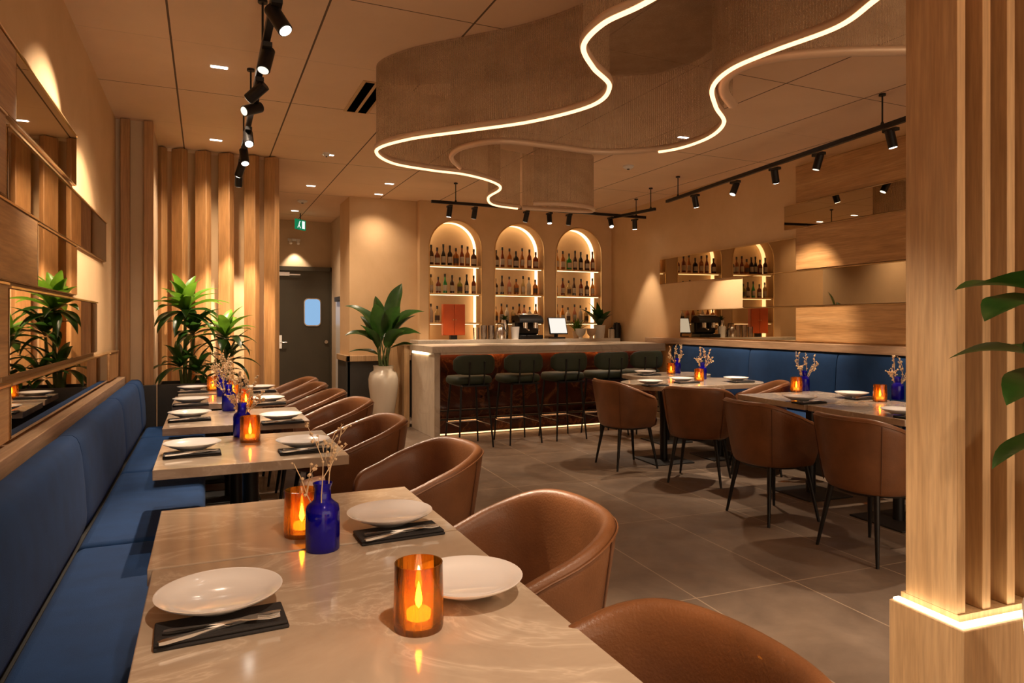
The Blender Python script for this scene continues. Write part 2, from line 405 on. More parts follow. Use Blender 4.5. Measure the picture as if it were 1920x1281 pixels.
# wainscot on the back wall
struct('trim_4', MB().box(1.74, 2.74, 9.35, 9.38, 0.0, 0.80).box(1.76, 1.79, 9.35, 10.1, 0, 0.80), 'charcoal')
struct('trim_5', MB().box(1.74, 2.74, 9.33, 9.38, 0.80, 0.88).box(1.74, 1.79, 9.33, 10.12, 0.80, 0.88), 'wood_pale', bev=0.004)
# corridor door
dr = MB().box(1.02, 1.95, 11.94, 11.99, 0, 2.2).build('door_1', 'door'); dr['kind'] = 'structure'
fr = MB().box(0.96, 1.02, 11.9, 12.0, 0, 2.27).box(1.95, 1.97, 11.9, 12.0, 0, 2.27).box(0.96, 1.97, 11.9, 12.0, 2.2, 2.27)
fr.build('door_frame', 'door', dr)
wx, wz = 1.655, 1.505
def rrect(cx, cz, w_, h_, r_, n=6):
    p = []
    for q, (sx, sz) in enumerate(((1, 1), (-1, 1), (-1, -1), (1, -1))):
        for k in range(n+1):
            t = q*PI/2+k*PI/2/n; p.append((cx+sx*(w_/2-r_)+r_*math.cos(t), cz+sz*(h_/2-r_)+r_*math.sin(t)))
    return p
def flat_xz(poly, y0, y1):
    n = len(poly); vs = [(x, y0, z) for x, z in poly]+[(x, y1, z) for x, z in poly]
    return MB().add(vs, [tuple(range(n)), tuple(range(2*n-1, n-1, -1))]+[(i, (i+1) % n, n+(i+1) % n, n+i) for i in range(n)])
wf = flat_xz(rrect(wx, wz, 0.28, 0.47, 0.07), 11.925, 11.94).build('window_frame', 'chrome', dr)
flat_xz(rrect(wx, wz, 0.25, 0.44, 0.06), 11.915, 11.926).build('pane', 'window', wf)
MB().cyl((1.13, 11.94, 1.0), (1.13, 11.88, 1.0), 0.012).cyl((1.13, 11.88, 1.0), (1.24, 11.88, 1.0), 0.011).box(1.10, 1.16, 11.925, 11.94, 0.9, 1.12).build('door_handle', 'chrome', dr)
MB().box(1.03, 1.28, 11.89, 11.93, 2.11, 2.17).box(1.05, 1.45, 11.86, 11.88, 2.12, 2.14).build('door_closer', 'chrome', dr)
MB().cyl((1.88, 11.94, 1.0), (1.88, 11.91, 1.0), 0.03).build('lock', 'chrome', dr)
struct('trim_6', MB().box(1.90, 1.97, 10.45, 11.1, 0, 1.66), 'white')
tag(MB().box(1.86, 1.97, 10.44, 11.0, 1.66, 1.73).build('wall_ledge', 'charcoal', bev=0.005), 'small dark cap on the pale panel in the corridor', 'ledge')

# ------------------------------------------------------------------ left wall: staggered wood and mirror strips
XP = -0.668
def panel(name, mat, y0, y1, z0, z1, label, cat, dx=0.0, group=None):
    o = thing(name, label, cat, (0, 0, 0), 0, group)
    MB().box(-0.69, XP+dx-0.004, y0, y1, z0, z1).build('backing', 'wood_h', o)
    MB().box(XP+dx-0.004, XP+dx, y0+0.003, y1-0.003, z0+0.003, z1-0.003).build('face', mat, o, bev=0.001)
    MB().box(-0.69, XP+dx+0.006, y0, y1, z1, z1+0.008).build('edge_strip', 'gold', o)
    return o
GL = 'mirror and wood strips on the left wall'
panel('wood_panel', 'wood_h', 0.4, 3.20, 2.105, 2.385, 'top wooden strip on the left wall, ending above the other strips', 'wall panel', group=GL)
panel('wall_mirror', 'mirror', 3.20, 4.56, 2.105, 2.385, 'uppermost bronze mirror strip on the left wall', 'mirror', group=GL)
panel('wood_panel', 'wood_h', 0.4, 3.05, 1.795, 2.09, 'second wooden strip from the top of the left wall at the picture edge', 'wall panel', group=GL)
panel('wall_mirror', 'mirror', 3.08, 5.83, 1.775, 2.06, 'long bronze mirror strip second from the top on the left wall', 'mirror', group=GL)
panel('wood_panel', 'wood_h', 0.4, 3.57, 1.485, 1.775, 'wide wooden strip on the left wall below the long mirror strip', 'wall panel', group=GL)
panel('wall_mirror', 'mirror', 3.57, 4.58, 1.485, 1.76, 'short bronze mirror strip third from the top on the left wall', 'mirror', group=GL)
panel('wood_panel', 'wood_h', 0.4, 3.08, 1.13, 1.47, 'wooden strip at the left picture edge beside the plant reflection', 'wall panel', group=GL)
panel('wall_mirror', 'mirror', 3.10, 5.37, 1.13, 1.46, 'bronze mirror strip on the left wall reflecting the palm leaves', 'mirror', group=GL)
panel('wall_mirror', 'mirror', 3.03, 5.75, 0.90, 1.10, 'lowest mirror strip on the left wall just above the blue banquette', 'mirror', 0.02, group=GL)
panel('wood_panel', 'wood_v', 5.78, 6.30, 0.90, 1.10, 'short wooden box panel at the far end of the lowest left mirror strip', 'wall panel', 0.03, group=GL)
panel('wood_panel', 'wood_h', 0.4, 3.00, 0.90, 1.10, 'lowest wooden strip on the left wall at the picture edge', 'wall panel', 0.02, group=GL)
tag(MB().box(-0.69, -0.60, 0.3, 6.45, 0.79, 0.885).build('wooden_ledge', 'wood_ledge', bev=0.004), 'pale wooden ledge running behind the left blue banquette', 'ledge')
# fins on the pier
for x, nm in ((-0.61, 'dark oak upright fin on the pier, at the left wall'), (-0.435, 'oak upright fin on the right edge of the plaster pier')):
    tag(MB().box(x-0.04, x+0.03, 6.56, 6.62, 0, CEIL-0.005).build('wooden_fin', 'wood_v', bev=0.003), nm, 'wood slat', 'oak fins on the pier')
# twisted posts of the screen
posts = [(301, 0.6), (337, 1), (381, 1), (424, 1), (472, 1), (509, 1.1)]
oname = ['first', 'second', 'third', 'fourth', 'fifth', 'rightmost']
for k, (px, sc_) in enumerate(posts):
    p = atY(px, 7.5)
    o = MB().obox((0, 0, (CEIL-0.01)/2), (0.130*(0.75 if k == 0 else 1), 0.078, CEIL-0.01), 0).build('wooden_post', 'wood_v', bev=0.006)
    o.location = (p.x, 7.49, 0); o.rotation_euler = (0, 0, R(-38))
    tag(o, '%s angled oak post %s the screen behind the palms' % (oname[k], 'counting from the left in' if k < 5 else 'of'), 'wood post', 'angled oak posts of the screen')

# ------------------------------------------------------------------ right wall strips
def rpanel(name, mat, s0, s1, z0, z1, label, cat, t=0.022):
    o = thing(name, label, cat, RF(s0, 0), 0, 'mirror and wood strips on the right wall')
    o.rotation_euler = (0, 0, -TH)
    L = s1-s0                                        # local frame: x off the wall is negative, y towards the camera is negative
    MB().box(-t+0.004, 0, -L, 0, z0, z1).build('backing', 'wood_h', o)
    MB().box(-t, -t+0.004, -L+0.002, -0.002, z0+0.002, z1-0.002).build('face', mat, o, bev=0.001)
    MB().box(-t-0.004, 0, -L, 0, z1, z1+0.005).build('edge_strip', 'gold', o)
    return o
rpanel('wood_panel', 'wood_h', 4.0, 9.5, 2.56, 2.93, 'wooden strip below the ceiling on the right wall', 'wall panel')
rpanel('wall_mirror', 'mirror', 3.83, 9.5, 2.30, 2.55, 'uppermost mirror strip on the right wall reflecting the glowing ceiling line', 'mirror')
rpanel('wall_mirror', 'mirror', 1.40, 4.0, 1.86, 2.20, 'mirror strip on the right wall between bare plaster and a wooden strip, second from top', 'mirror')
rpanel('wood_panel', 'wood_h', 4.0, 9.5, 1.87, 2.29, 'wooden strip between the two upper mirror strips on the right wall', 'wall panel')
rpanel('wall_mirror', 'mirror', 3.16, 9.5, 1.50, 1.855, 'long middle mirror strip on the right wall reflecting the oak posts', 'mirror')
rpanel('wall_mirror', 'mirror', 1.90, 4.0, 1.14, 1.49, 'lowest mirror strip on the right wall just above the banquette', 'mirror')
rpanel('wood_panel', 'wood_h', 4.0, 9.5, 1.14, 1.49, 'lowest wooden strip on the right wall above the banquette', 'wall panel')
led = MB().box(-0.14, -0.002, -9.0, 0, 1.05, 1.125).build('wooden_ledge', 'wood_ledge', bev=0.004); led.location = RF(1.2, 0); led.rotation_euler = (0, 0, -TH)
tag(led, 'pale wooden ledge above the right blue banquette', 'ledge')

# ------------------------------------------------------------------ banquettes
def cushion_back(y0, y1, H0, H1, D, parent, mat='blue'):
    """upright cushion, local x out of the wall, y along; a rounded, slightly bulging slab"""
    rings = []; n = 18; yy = [0, 0.02, 0.06, 0.14, 0.3, 0.5, 0.7, 0.86, 0.94, 0.98, 1]
    for u in yy:
        e = min(u, 1-u); k = 0.80+0.20*math.sqrt(min(1, e/0.10)); y = y0+0.004+(y1-y0-0.008)*u
        ring = []
        for i in range(n):
            t = 2*PI*i/n; c_, s_ = math.cos(t), math.sin(t)
            x = D/2+math.copysign(abs(c_)**0.55, c_)*D/2*k
            z = (H0+H1)/2+math.copysign(abs(s_)**0.5, s_)*(H1-H0)/2*(0.96+0.04*k)
            x += 0.03*(1-(z-H0)/(H1-H0))
            ring.append((x, y, z))
        rings.append(ring)
    return MB().loft(rings).build('back_cushion', mat, parent, smooth=60)
def cushion_seat(x0, x1, y0, y1, z0, z1, parent, mat='blue'):
    return MB().box(x0, x1, y0+0.003, y1-0.003, z0, z1).build('seat_cushion', mat, parent, bev=0.035, seg=4)
bl = thing('banquette', 'long blue upholstered banquette along the left wall', 'banquette', (-0.60, 0, 0))
ysl = [-0.9, 0.35, 1.85, 3.4, 4.95, 6.1, 6.5]
for a, b in zip(ysl, ysl[1:]): cushion_back(a, b, 0.44, 0.855, 0.13, bl)
for a, b in zip([-0.9, 0.35, 1.70, 3.12, 4.57, 5.9], [0.35, 1.70, 3.12, 4.57, 5.9, 6.5]): cushion_seat(0.14, 0.60, a, b, 0.33, 0.455, bl)
MB().box(0.02, 0.56, -0.9, 6.48, 0.0, 0.33).build('base', 'charcoal', bl)
MB().box(0.0, 0.14, -0.9, 6.48, 0.33, 0.43).build('back_frame', 'black_matte', bl)
tag(MB().box(-0.60, -0.38, 6.505, 6.553, 0, 0.80).build('banquette_end_panel', 'charcoal', bev=0.004), 'charcoal end panel at the far end of the left banquette', 'panel')
br = thing('banquette', 'long blue upholstered banquette along the right wall', 'banquette', RF(0, 0.02), -TH+PI)
# local x (after half turn) points off the wall, local y towards the camera
ysr = [1.88, 2.5, 3.43, 4.66, 5.9, 7.1, 8.3, 9.5]
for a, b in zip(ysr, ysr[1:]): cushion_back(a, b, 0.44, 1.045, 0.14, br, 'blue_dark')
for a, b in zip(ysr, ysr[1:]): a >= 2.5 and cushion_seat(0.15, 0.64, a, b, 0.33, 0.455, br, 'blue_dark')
MB().box(0.02, 0.60, 2.52, 9.48, 0, 0.33).build('base', 'charcoal', br)
MB().box(0.0, 0.15, 1.90, 9.48, 0.33, 0.43).build('back_frame', 'black_matte', br)

# ================================================================== BAR
BX0, BX1, BY0, BY1, BZ = 2.39, 5.60, 7.49, 8.42, 1.055
bar = thing('bar_counter', 'marble topped bar with glowing edges before the bottle arches', 'bar counter', (BX0, BY0, 0))
L = BX1-BX0; W = BY1-BY0
MB().box(-0.03, L, -0.02, W, BZ-0.075, BZ).build('bar_top', 'marble_bar', bar, bev=0.004)
MB().box(0, 0.07, 0, W, 0, BZ-0.075).build('end_panel', 'marble_bar', bar, bev=0.003)
MB().box(0.07, L-0.02, 0.16, 0.20, 0.03, BZ-0.075).build('front_panel', 'marble_red', bar)
MB().box(0.10, L-0.05, 0.125, 0.15, BZ-0.086, BZ-0.078).build('top_light_strip', 'led_bar', bar)
MB().box(0.10, L-0.05, 0.12, 0.15, 0.012, 0.024).build('floor_light_strip', 'led_soft', bar)
MB().box(0.07, L, -0.02, 0.02, BZ-0.098, BZ-0.0755).build('apron', 'marble_bar', bar)
MB().box(0.07, L-0.02, 0.14, W, 0.0, 0.03).build('plinth', 'black_matte', bar)
MB().box(-0.022, -0.004, 0.22, 0.84, BZ-0.105, BZ-0.078).build('side_light_strip', 'led_white', bar)
rail_ = MB()
for z in (0.20, 0.30): rail_.cyl((0.10, 0.08 if z < .25 else 0.10, z), (L-0.04, 0.08 if z < .25 else 0.10, z), 0.012, n=10)
for x in (0.3, 1.1, 1.9, 2.7): rail_.cyl((x, 0.09, 0.20), (x, 0.17, 0.20), 0.01, n=8)
rail_.build('foot_rail', 'black', bar)
tag(MB().box(2.30, 2.37, 8.45, 9.33, 0, 1.04).build('bar_side_panel', 'gold' if False else 'wood_pale', bev=0.003), 'tall pale wooden panel closing the bar beside the white vase', 'panel')
bc = thing('back_counter', 'pale counter under the bottle arches behind the bar', 'counter', (2.6, 8.86, 0))
MB().box(0, 3.2, 0, 0.40, 1.04, 1.09).build('worktop', 'marble_bar', bc, bev=0.003)
MB().box(0.02, 3.18, 0.03, 0.40, 0, 1.04).build('cabinet_base', 'charcoal', bc)

# niche shelves and bottles
def bottle_proto(kind):
    r = {0: 0.036, 1: 0.042, 2: 0.034}[kind]; h = {0: 0.19, 1: 0.165, 2: 0.20}[kind]; H = {0: 0.295, 1: 0.26, 2: 0.31}[kind]
    if kind == 2: pr = [(0, 0), (r, 0.002), (r, h*0.7), (r*0.85, h*0.85), (0.013, h+0.02), (0.012, H-0.03), (0.014, H-0.03), (0.014, H-0.02), (0, H-0.02)]
    else: pr = [(0, 0), (r, 0.002), (r, h-0.02), (r*0.8, h), (0.014, h+0.022), (0.013, H-0.03), (0.015, H-0.03), (0.015, H-0.02), (0, H-0.02)]
    return pr, r, h, H
gcols = {'amber': (0.42, 0.12, 0.012), 'dark brown': (0.06, 0.018, 0.008), 'black': (0.012, 0.010, 0.010), 'red brown': (0.22, 0.04, 0.012),
         'orange': (0.72, 0.26, 0.03), 'green': (0.01, 0.26, 0.05), 'olive': (0.28, 0.26, 0.03), 'pale gold': (0.62, 0.42, 0.16), 'clear': (0.62, 0.55, 0.45), 'pink': (0.62, 0.24, 0.14)}
for k, c in gcols.items(): M['b_'+k] = simple('bottle_'+k.replace(' ', '_'), c, 0.08, 0, coat=0.5)
M['label_cream'] = simple('cream_label', (0.62, 0.52, 0.38), 0.6); M['label_dark'] = simple('dark_label', (0.10, 0.06, 0.04), 0.6)
M['cap_black'] = simple('black_cap', (0.015, 0.012, 0.01), 0.4)
cache = {}
def bottle(loc, kind, col, label, group, sc_=1.0):
    key = (kind, col)
    if key not in cache:
        pr, r, h, H = bottle_proto(kind)
        t = thing('liquor_bottle', label, 'bottle', (0, 0, 0))
        MB().lathe(pr, 14).build('bottle_body', 'b_'+col, t, smooth=40)
        MB().cyl((0, 0, H-0.045), (0, 0, H), 0.0155, n=10).build('cap', 'cap_black', t)
        lb = MB(); n = 10
        a0 = -PI/2-1.15
        lb.loft([[((r+0.001)*math.cos(a0+2.3*i/n), (r+0.001)*math.sin(a0+2.3*i/n), z) for i in range(n+1)] for z in (h*0.22, h*0.68)], closed=False)
        lb.build('label', 'label_cream' if col in ('dark brown', 'black', 'red brown', 'green') else 'label_dark' if kind == 1 else 'label_cream', t)
        cache[key] = Proto(lambda: t)
    return cache[key](loc, random.uniform(-0.2, 0.2), label, group, (sc_,)*3)
NM = ('left', 'middle', 'right')
rows = {
 (0, 0): ['dark brown', 'red brown', 'black', 'black', 'amber', 'red brown', 'amber', 'dark brown'],
 (0, 1): ['pale gold', 'red brown', 'green', 'dark brown', 'olive', 'black', 'red brown'],
 (0, 2): ['clear', 'pale gold'],
 (1, 0): ['dark brown', 'red brown', 'amber', 'black', 'amber', 'red brown', 'red brown'],
 (1, 1): ['dark brown', 'dark brown', 'pink', 'amber', 'pale gold', 'clear', 'amber'],
 (1, 2): ['orange', 'amber', 'clear', 'pale gold', 'amber', 'pink', 'clear', 'orange'],
 (2, 0): ['orange', 'amber', 'green', 'dark brown', 'black', 'dark brown', 'red brown'],
 (2, 1): ['orange', 'red brown', 'pale gold', 'dark brown', 'red brown', 'dark brown', 'orange'],
 (2, 2): ['amber', 'orange', 'clear', 'pink', 'clear', 'pale gold']}
ordn = ['first', 'second', 'third', 'fourth', 'fifth', 'sixth', 'seventh', 'eighth', 'ninth']
shz = [2.15, 1.75, 1.33]; shn = ('top', 'middle', 'bottom')
for (ai, si), cols in rows.items():
    a, b = ARCH[ai]; z = shz[si]
    if True:
        sh = thing('niche_shelf', '%s glass-edged shelf in the %s arch' % (shn[si], NM[ai]), 'shelf', ((a+b)/2, (YF+YN)/2, z), 0, 'shelves in the arches')
        hw = (b-a)/2-0.004
        bd = MB().box(-hw, hw, -0.155, 0.04, -0.022, 0).build('board', 'gold', sh)
        MB().box(-hw+0.02, hw-0.02, -0.12, -0.10, -0.030, -0.022).build('light_strip', 'led_niche', bd)
    w_ = b-a-0.14
    for k, c in enumerate(cols):
        nn = max(len(cols), 7) if si < 2 or ai else 8
        x = a+0.07+w_*k/(nn-1); kind = (k*7+si*3+ai) % 3
        bottle((x, YF+0.14+random.uniform(-0.02, 0.02), z), kind, c,
               '%s bottle, %s from the left on the %s shelf of the %s arch' % (c, ordn[k], shn[si], NM[ai]),
               'bottles on the %s shelf of the %s arch' % (shn[si], NM[ai]), 1.0 if si == 0 else 0.92)
# orange cabinet in the left arch
oc = thing('orange_cabinet', 'small orange lacquered two-door cabinet in the left arch', 'cabinet', (3.22, 9.22, 1.09))
MB().box(-0.165, 0.165, -0.05, 0.03, 0.06, 0.50).build('body', 'orange', oc, bev=0.004)
for sx in (-1, 1): MB().box(min(sx*0.004, sx*0.16), max(sx*0.004, sx*0.16), -0.062, -0.05, 0.065, 0.495).build('door', 'orange', oc, bev=0.002); MB().cyl((sx*0.02, -0.075, 0.28), (sx*0.02, -0.062, 0.28), 0.007, n=8).build('knob', 'gold', oc.children[-1])
MB().box(-0.05, 0.05, -0.04, 0.02, 0, 0.06).build('stand', 'black', oc)

# things along the back counter
CZ = 1.09
def xo(px, Y=9.02): return atY(px, Y).x
def tumbler(px, h, r, label):
    t = thing('glass_tumbler', label, 'glass', (xo(px), 9.02, CZ), 0, 'glasses on the back counter')
    MB().lathe([(0, 0), (r*0.85, 0.001), (r, h), (r-0.003, h), (r*0.82, 0.01), (0, 0.01)], 16).build('glass_body', 'clear', t); return t
tumbler(893, 0.17, 0.045, 'clear tumbler first from the left on the back counter')
tumbler(907, 0.20, 0.045, 'taller clear tumbler beside the first one on the back counter')
tumbler(921, 0.20, 0.045, 'clear tumbler just left of the steel box on the back counter')
kt = thing('steel_kettle', 'steel kettle with looped handle between tumblers and white cup', 'kettle', (xo(938), 9.0, CZ))
MB().lathe([(0, 0), (0.085, 0.0), (0.09, 0.10), (0.05, 0.17), (0.02, 0.18), (0, 0.2)], 20).build('kettle_body', 'chrome', kt)
MB().tube([(-0.06, 0, 0.15), (-0.05, 0, 0.22), (0.05, 0, 0.22), (0.06, 0, 0.15)], 0.008, 8).build('handle', 'black', kt)
tag(MB().lathe([(0, 0), (0.05, 0), (0.065, 0.18), (0.06, 0.18), (0.046, 0.01), (0, 0.01)], 20).build('white_cup', 'white'), 'tall white cup beside the black espresso machine', 'cup').location = (xo(962), 8.95, CZ)
hv = thing('herb_jug', 'steel jug holding green herbs above the kettle', 'jug', (xo(951), 9.12, CZ))
MB().lathe([(0, 0), (0.055, 0), (0.06, 0.16), (0.045, 0.28), (0.04, 0.28), (0.03, 0.02), (0, 0.02)], 18).build('jug_body', 'chrome', hv)
hb = MB()
es = thing('espresso_machine', 'black and steel espresso machine on the back counter', 'coffee machine', (xo(990), 9.02, CZ))
MB().box(-0.18, 0.18, -0.14, 0.16, 0.0, 0.06).build('drip_tray', 'black', es, bev=0.01)
MB().box(-0.19, 0.19, 0.02, 0.17, 0.06, 0.30).build('body', 'black', es, bev=0.03, seg=4)
MB().loft([[(x, -0.13+0.27*(1-math.cos(PI*k/10))/2, 0.24+0.11*math.sin(PI*k/10)) for k in range(11)]+[(x, 0.14, 0.24), (x, -0.13, 0.24)] for x in (-0.19, -0.06, 0.06, 0.19)]).build('hood', 'black', es)
MB().box(-0.15, 0.15, -0.06, 0.08, 0.345, 0.37).build('cup_rail', 'chrome', es, bev=0.008)
for x in (-0.08, 0.08):
    MB().cyl((x, -0.08, 0.16), (x, -0.08, 0.24), 0.035, n=16).build('group_head', 'chrome', es)
    MB().cyl((x, -0.09, 0.15), (x, -0.20, 0.13), 0.012, n=8).build('portafilter', 'chrome', es)
ps = thing('till_screen', 'white till screen on a dark stand, tilted back', 'screen', (xo(1043), 8.98, CZ))
MB().box(-0.10, 0.10, -0.06, 0.10, 0, 0.025).cyl((0, 0.05, 0.02), (0, 0.04, 0.18), 0.03, n=12).build('stand', 'black', ps)
rt = Matrix.Rotation(R(-18), 3, 'X')
MB().obox((0, 0, 0.19), (0.30, 0.025, 0.26), rot=rt).build('housing', 'black', ps, bev=0.008)
MB().obox(Vector((0, 0, 0.19))+rt @ Vector((0, -0.014, 0)), (0.27, 0.003, 0.23), rot=rt).build('display', 'screen', ps)
for px, r_, lb in ((1083, 0.085, 'pale bowl left of the footed one on the back counter'), (1103, 0.075, 'footed copper bowl in front of the herbs')):
    tag(MB().lathe([(0, 0), (r_*0.4, 0), (r_*0.35, 0.03), (r_*0.8, 0.07), (r_, 0.15), (r_-0.006, 0.15), (r_*0.7, 0.08), (0, 0.05)], 20).build('serving_bowl', 'ceramic' if px < 1090 else 'rail'), lb, 'bowl').location = (xo(px), 8.93, CZ)
for px, r_, h, mt, lb in ((1143, 0.05, 0.16, 'ceramic', 'squat pale jar right of the potted plant on the bar'), (1153, 0.060, 0.24, 'black', 'dark round canister at the right end of the back counter'), (1172, 0.035, 0.22, 'black', 'slim dark jar at the far right end of the back counter')):
    j = thing('storage_jar', lb, 'jar', (atY(px, 9.02).x if px < 1165 else 5.82, 8.97, CZ))
    MB().lathe([(0, 0), (r_, 0), (r_, h*0.8), (r_*0.85, h*0.88), (0, h*0.88)], 18).build('jar_body', mt, j)
    MB().lathe([(0, h*0.88), (r_*0.8, h*0.88), (r_*0.8, h*0.97), (0.012, h), (0, h+0.01)], 18).build('lid', 'black', j)

# ================================================================== BAR STOOLS
def make_stool():
    t = thing('bar_stool', '', 'stool')
    def pad(w_, d_, z0, z1, bow=0.0, cy=0.0):
        rings = []; n = 28
        for (k, z) in ((0.90, z0), (1.0, z0+(z1-z0)*0.25), (1.0, z0+(z1-z0)*0.7), (0.93, z1), (0.6, z1+0.006)):
            ring = []
            for i in range(n):
                a = 2*PI*i/n; c_, s_ = math.cos(a), math.sin(a)
                x = math.copysign(abs(c_)**0.6, c_)*w_/2*k; y = math.copysign(abs(s_)**0.6, s_)*d_/2*k
                ring.append((x, y+cy, z))
            rings.append(ring)
        return MB().loft(rings)
    pad(0.46, 0.42, 0.67, 0.755).build('seat', 'green', t, smooth=60)
    m = MB(); rings = []; n = 16       # curved back pad; front of the stool is +y
    for iu in range(13):
        u = -1+2*iu/12; k = math.sqrt(max(0.0, 1-abs(u)**5))*0.5+0.5
        x = 0.235*u; y = -0.225+0.075*u*u; ring = []
        for i in range(n):
            a = 2*PI*i/n; c_, s_ = math.cos(a), math.sin(a)
            ring.append((x, y+math.copysign(abs(c_)**0.7, c_)*0.022*k, 0.885+math.copysign(abs(s_)**0.5, s_)*0.105*k+0.02*0))
        rings.append(ring)
    m.loft(rings).build('backrest', 'green', t, smooth=60)
    for sx in (-1, 1):
        MB().cyl((sx*0.085, -0.215, 0.66), (sx*0.085, -0.245, 0.92), 0.009, n=8).build('back_upright', 'black', t)
        MB().cyl((sx*0.15, -0.16, 0.67), (sx*0.195, -0.215, 0), 0.013, 0.009, n=10).build('leg', 'black', t)
        MB().cyl((sx*0.15, 0.16, 0.67), (sx*0.195, 0.205, 0), 0.013, 0.009, n=10).build('leg', 'black', t)
    MB().cyl((-0.18, 0.19, 0.24), (0.18, 0.19, 0.24), 0.010, n=8).cyl((-0.18, 0.19, 0.24), (-0.18, -0.195, 0.24), 0.008, n=8).cyl((0.18, 0.19, 0.24), (0.18, -0.195, 0.24), 0.008, n=8).build('footrest', 'chrome', t)
    MB().box(-0.16, 0.16, -0.225, 0.17, 0.655, 0.67).build('seat_frame', 'black', t)
    return t
stool = Proto(make_stool)
sl = ['green bar stool nearest the pale end of the bar', 'second green bar stool from the pale end of the bar', 'green bar stool in the middle of the row of five',
      'fourth green bar stool, partly behind the leather chair', 'green bar stool at the right end of the bar by the banquette']
for k, x in enumerate((2.60, 3.19, 3.77, 4.35, 4.86)): stool((x, 6.93+0.02*k, 0), 0.03, sl[k], 'green stools along the bar')

# ================================================================== BARREL CHAIRS
def make_chair():
    t = thing('dining_chair', '', 'chair')      # faces +x
    ZT, ZA, ZL = 0.81, 0.665, 0.375
    nu = 36; rings = []; rim = []; seam = {-1: [], 1: []}
    def plan(u, off, z):
        a = abs(u)
        if a < 0.62: al = a/0.62*PI/2; x = -0.03-0.25*math.cos(al)**0.85; y = 0.285*math.sin(al)**0.9; nx, ny = -math.cos(al), math.sin(al)
        else: q = (a-0.62)/0.38; x = -0.03+0.23*q; y = 0.285-0.012*q*q; nx, ny = 0.0, 1.0
        k = 0.80+0.20*max(0, (z-ZL)/(ZT-ZL))**0.8
        x = (x+nx*off-0.02)*k+0.02; y = (y+ny*off)*k
        return x, math.copysign(y, u) if u else 0.0
    for i in range(nu+1):
        u = -1+2*i/nu; a = abs(u); zt = ZT-(ZT-ZA)*sstep((a-0.22)/0.80)
        if a > 0.90: zt -= 0.055*((a-0.90)/0.10)**2
        th = 0.026*(1.0 if a < 0.9 else 0.9)
        ring = []
        for (off, z) in ((0.004, ZL), (0.016, ZL+0.03), (0.020, ZL+0.14), (0.022, zt-0.10), (0.024, zt-0.04), (0.019, zt-0.012), (0.006, zt), (-0.010, zt-0.001),
                         (-0.022, zt-0.015), (-0.026, zt-0.05), (-0.026, zt-0.12), (-0.030, 0.46), (-0.034, ZL)):
            x, y = plan(u, off, z); ring.append((x, y, z))
        rings.append(ring)
        x, y = plan(u, -0.002, zt); rim.append((x, y, zt+0.0005))
    bk = MB().loft(rings).build('backrest', 'leather', t, smooth=70, sub=1)
    for sg in (-1, 1):
        pth = []
        for k in range(9):
            z = ZL+0.02+(ZT-0.06-ZL)*k/8; x, y = plan(sg*0.36, 0.0235, z); pth.append((x, y, z-0.0))
        MB().tube(pth, 0.0022, 6).build('seam', 'leather_seam', bk)
    rr = []
    for k in range(nu+1):
        u = -0.9+1.8*k/nu; a = abs(u); zt = ZT-(ZT-ZA)*sstep((a-0.22)/0.80); x, y = plan(u, 0.023, zt-0.02); rr.append((x, y, zt-0.022))
    MB().tube(rr, 0.003, 6).build('piping', 'leather', bk)
    rings = []; n = 28
    for (k, z) in ((0.86, 0.375), (0.97, 0.39), (1.0, 0.43), (0.97, 0.462), (0.80, 0.476), (0.3, 0.48)):
        ring = []
        for i in range(n):
            a = 2*PI*i/n; c_, s_ = math.cos(a), math.sin(a)
            ring.append((0.035+math.copysign(abs(c_)**0.7, c_)*0.235*k, math.copysign(abs(s_)**0.75, s_)*0.232*k, z))
        rings.append(ring)
    MB().loft(rings).build('seat', 'leather', t, smooth=60)
    MB().lathe([(0, 0.362), (0.20, 0.362), (0.215, 0.376), (0, 0.376)], 24).build('underframe', 'black_matte', t)
    for sx, sy in ((-1, 1), (-1, -1), (1, 1), (1, -1)):
        MB().cyl((sx*0.15, sy*0.16, 0.375), (sx*0.205, sy*0.215, 0), 0.018, 0.009, n=12).build('leg', 'black', t)
    return t
chair = Proto(make_chair)
GLC = 'brown leather chairs along the left tables'
lab = ['brown leather chair in the bottom right foreground, cut by the frame',
       'brown leather chair beside the second place setting, second nearest the camera',
       'third brown leather chair from the camera along the left tables', 'fourth brown leather chair from the camera along the left tables',
       'fifth brown leather chair from the camera along the left tables', 'sixth brown leather chair from the camera along the left tables',
       'seventh brown leather chair from the camera, second last of the left row', 'farthest brown leather chair of the left row']
for k, (px, py) in enumerate(((1425, 1212), (1096, 945), (875, 832), (745, 782), (685, 749), (637, 732), (603, 719), (586, 709))):
    p = at(px, py, 0.805)
    chair((p.x-0.25, p.y+0.02, 0), PI+R((2, -3, 2, 0, 3, -2, 1, 0)[k]), lab[k], GLC)
GRC = 'brown leather chairs around the right tables'
chair((3.57, 5.36, 0), -TH, 'brown leather chair at the left end of the round-cornered table by the bar', GRC)
chair((3.80, 4.60, 0), R(38), 'brown leather chair seen squarely from behind, left of the paired right tables', GRC)
chair((3.55, 3.55, 0), -TH, 'brown leather chair second from the wooden column on the right', GRC)
chair((3.53, 2.75, 0), -TH, 'brown leather chair nearest the wooden column on the right', GRC)
chair((4.50, 4.70, 0), R(140), 'brown leather chair half hidden between the right tables and the banquette', GRC)

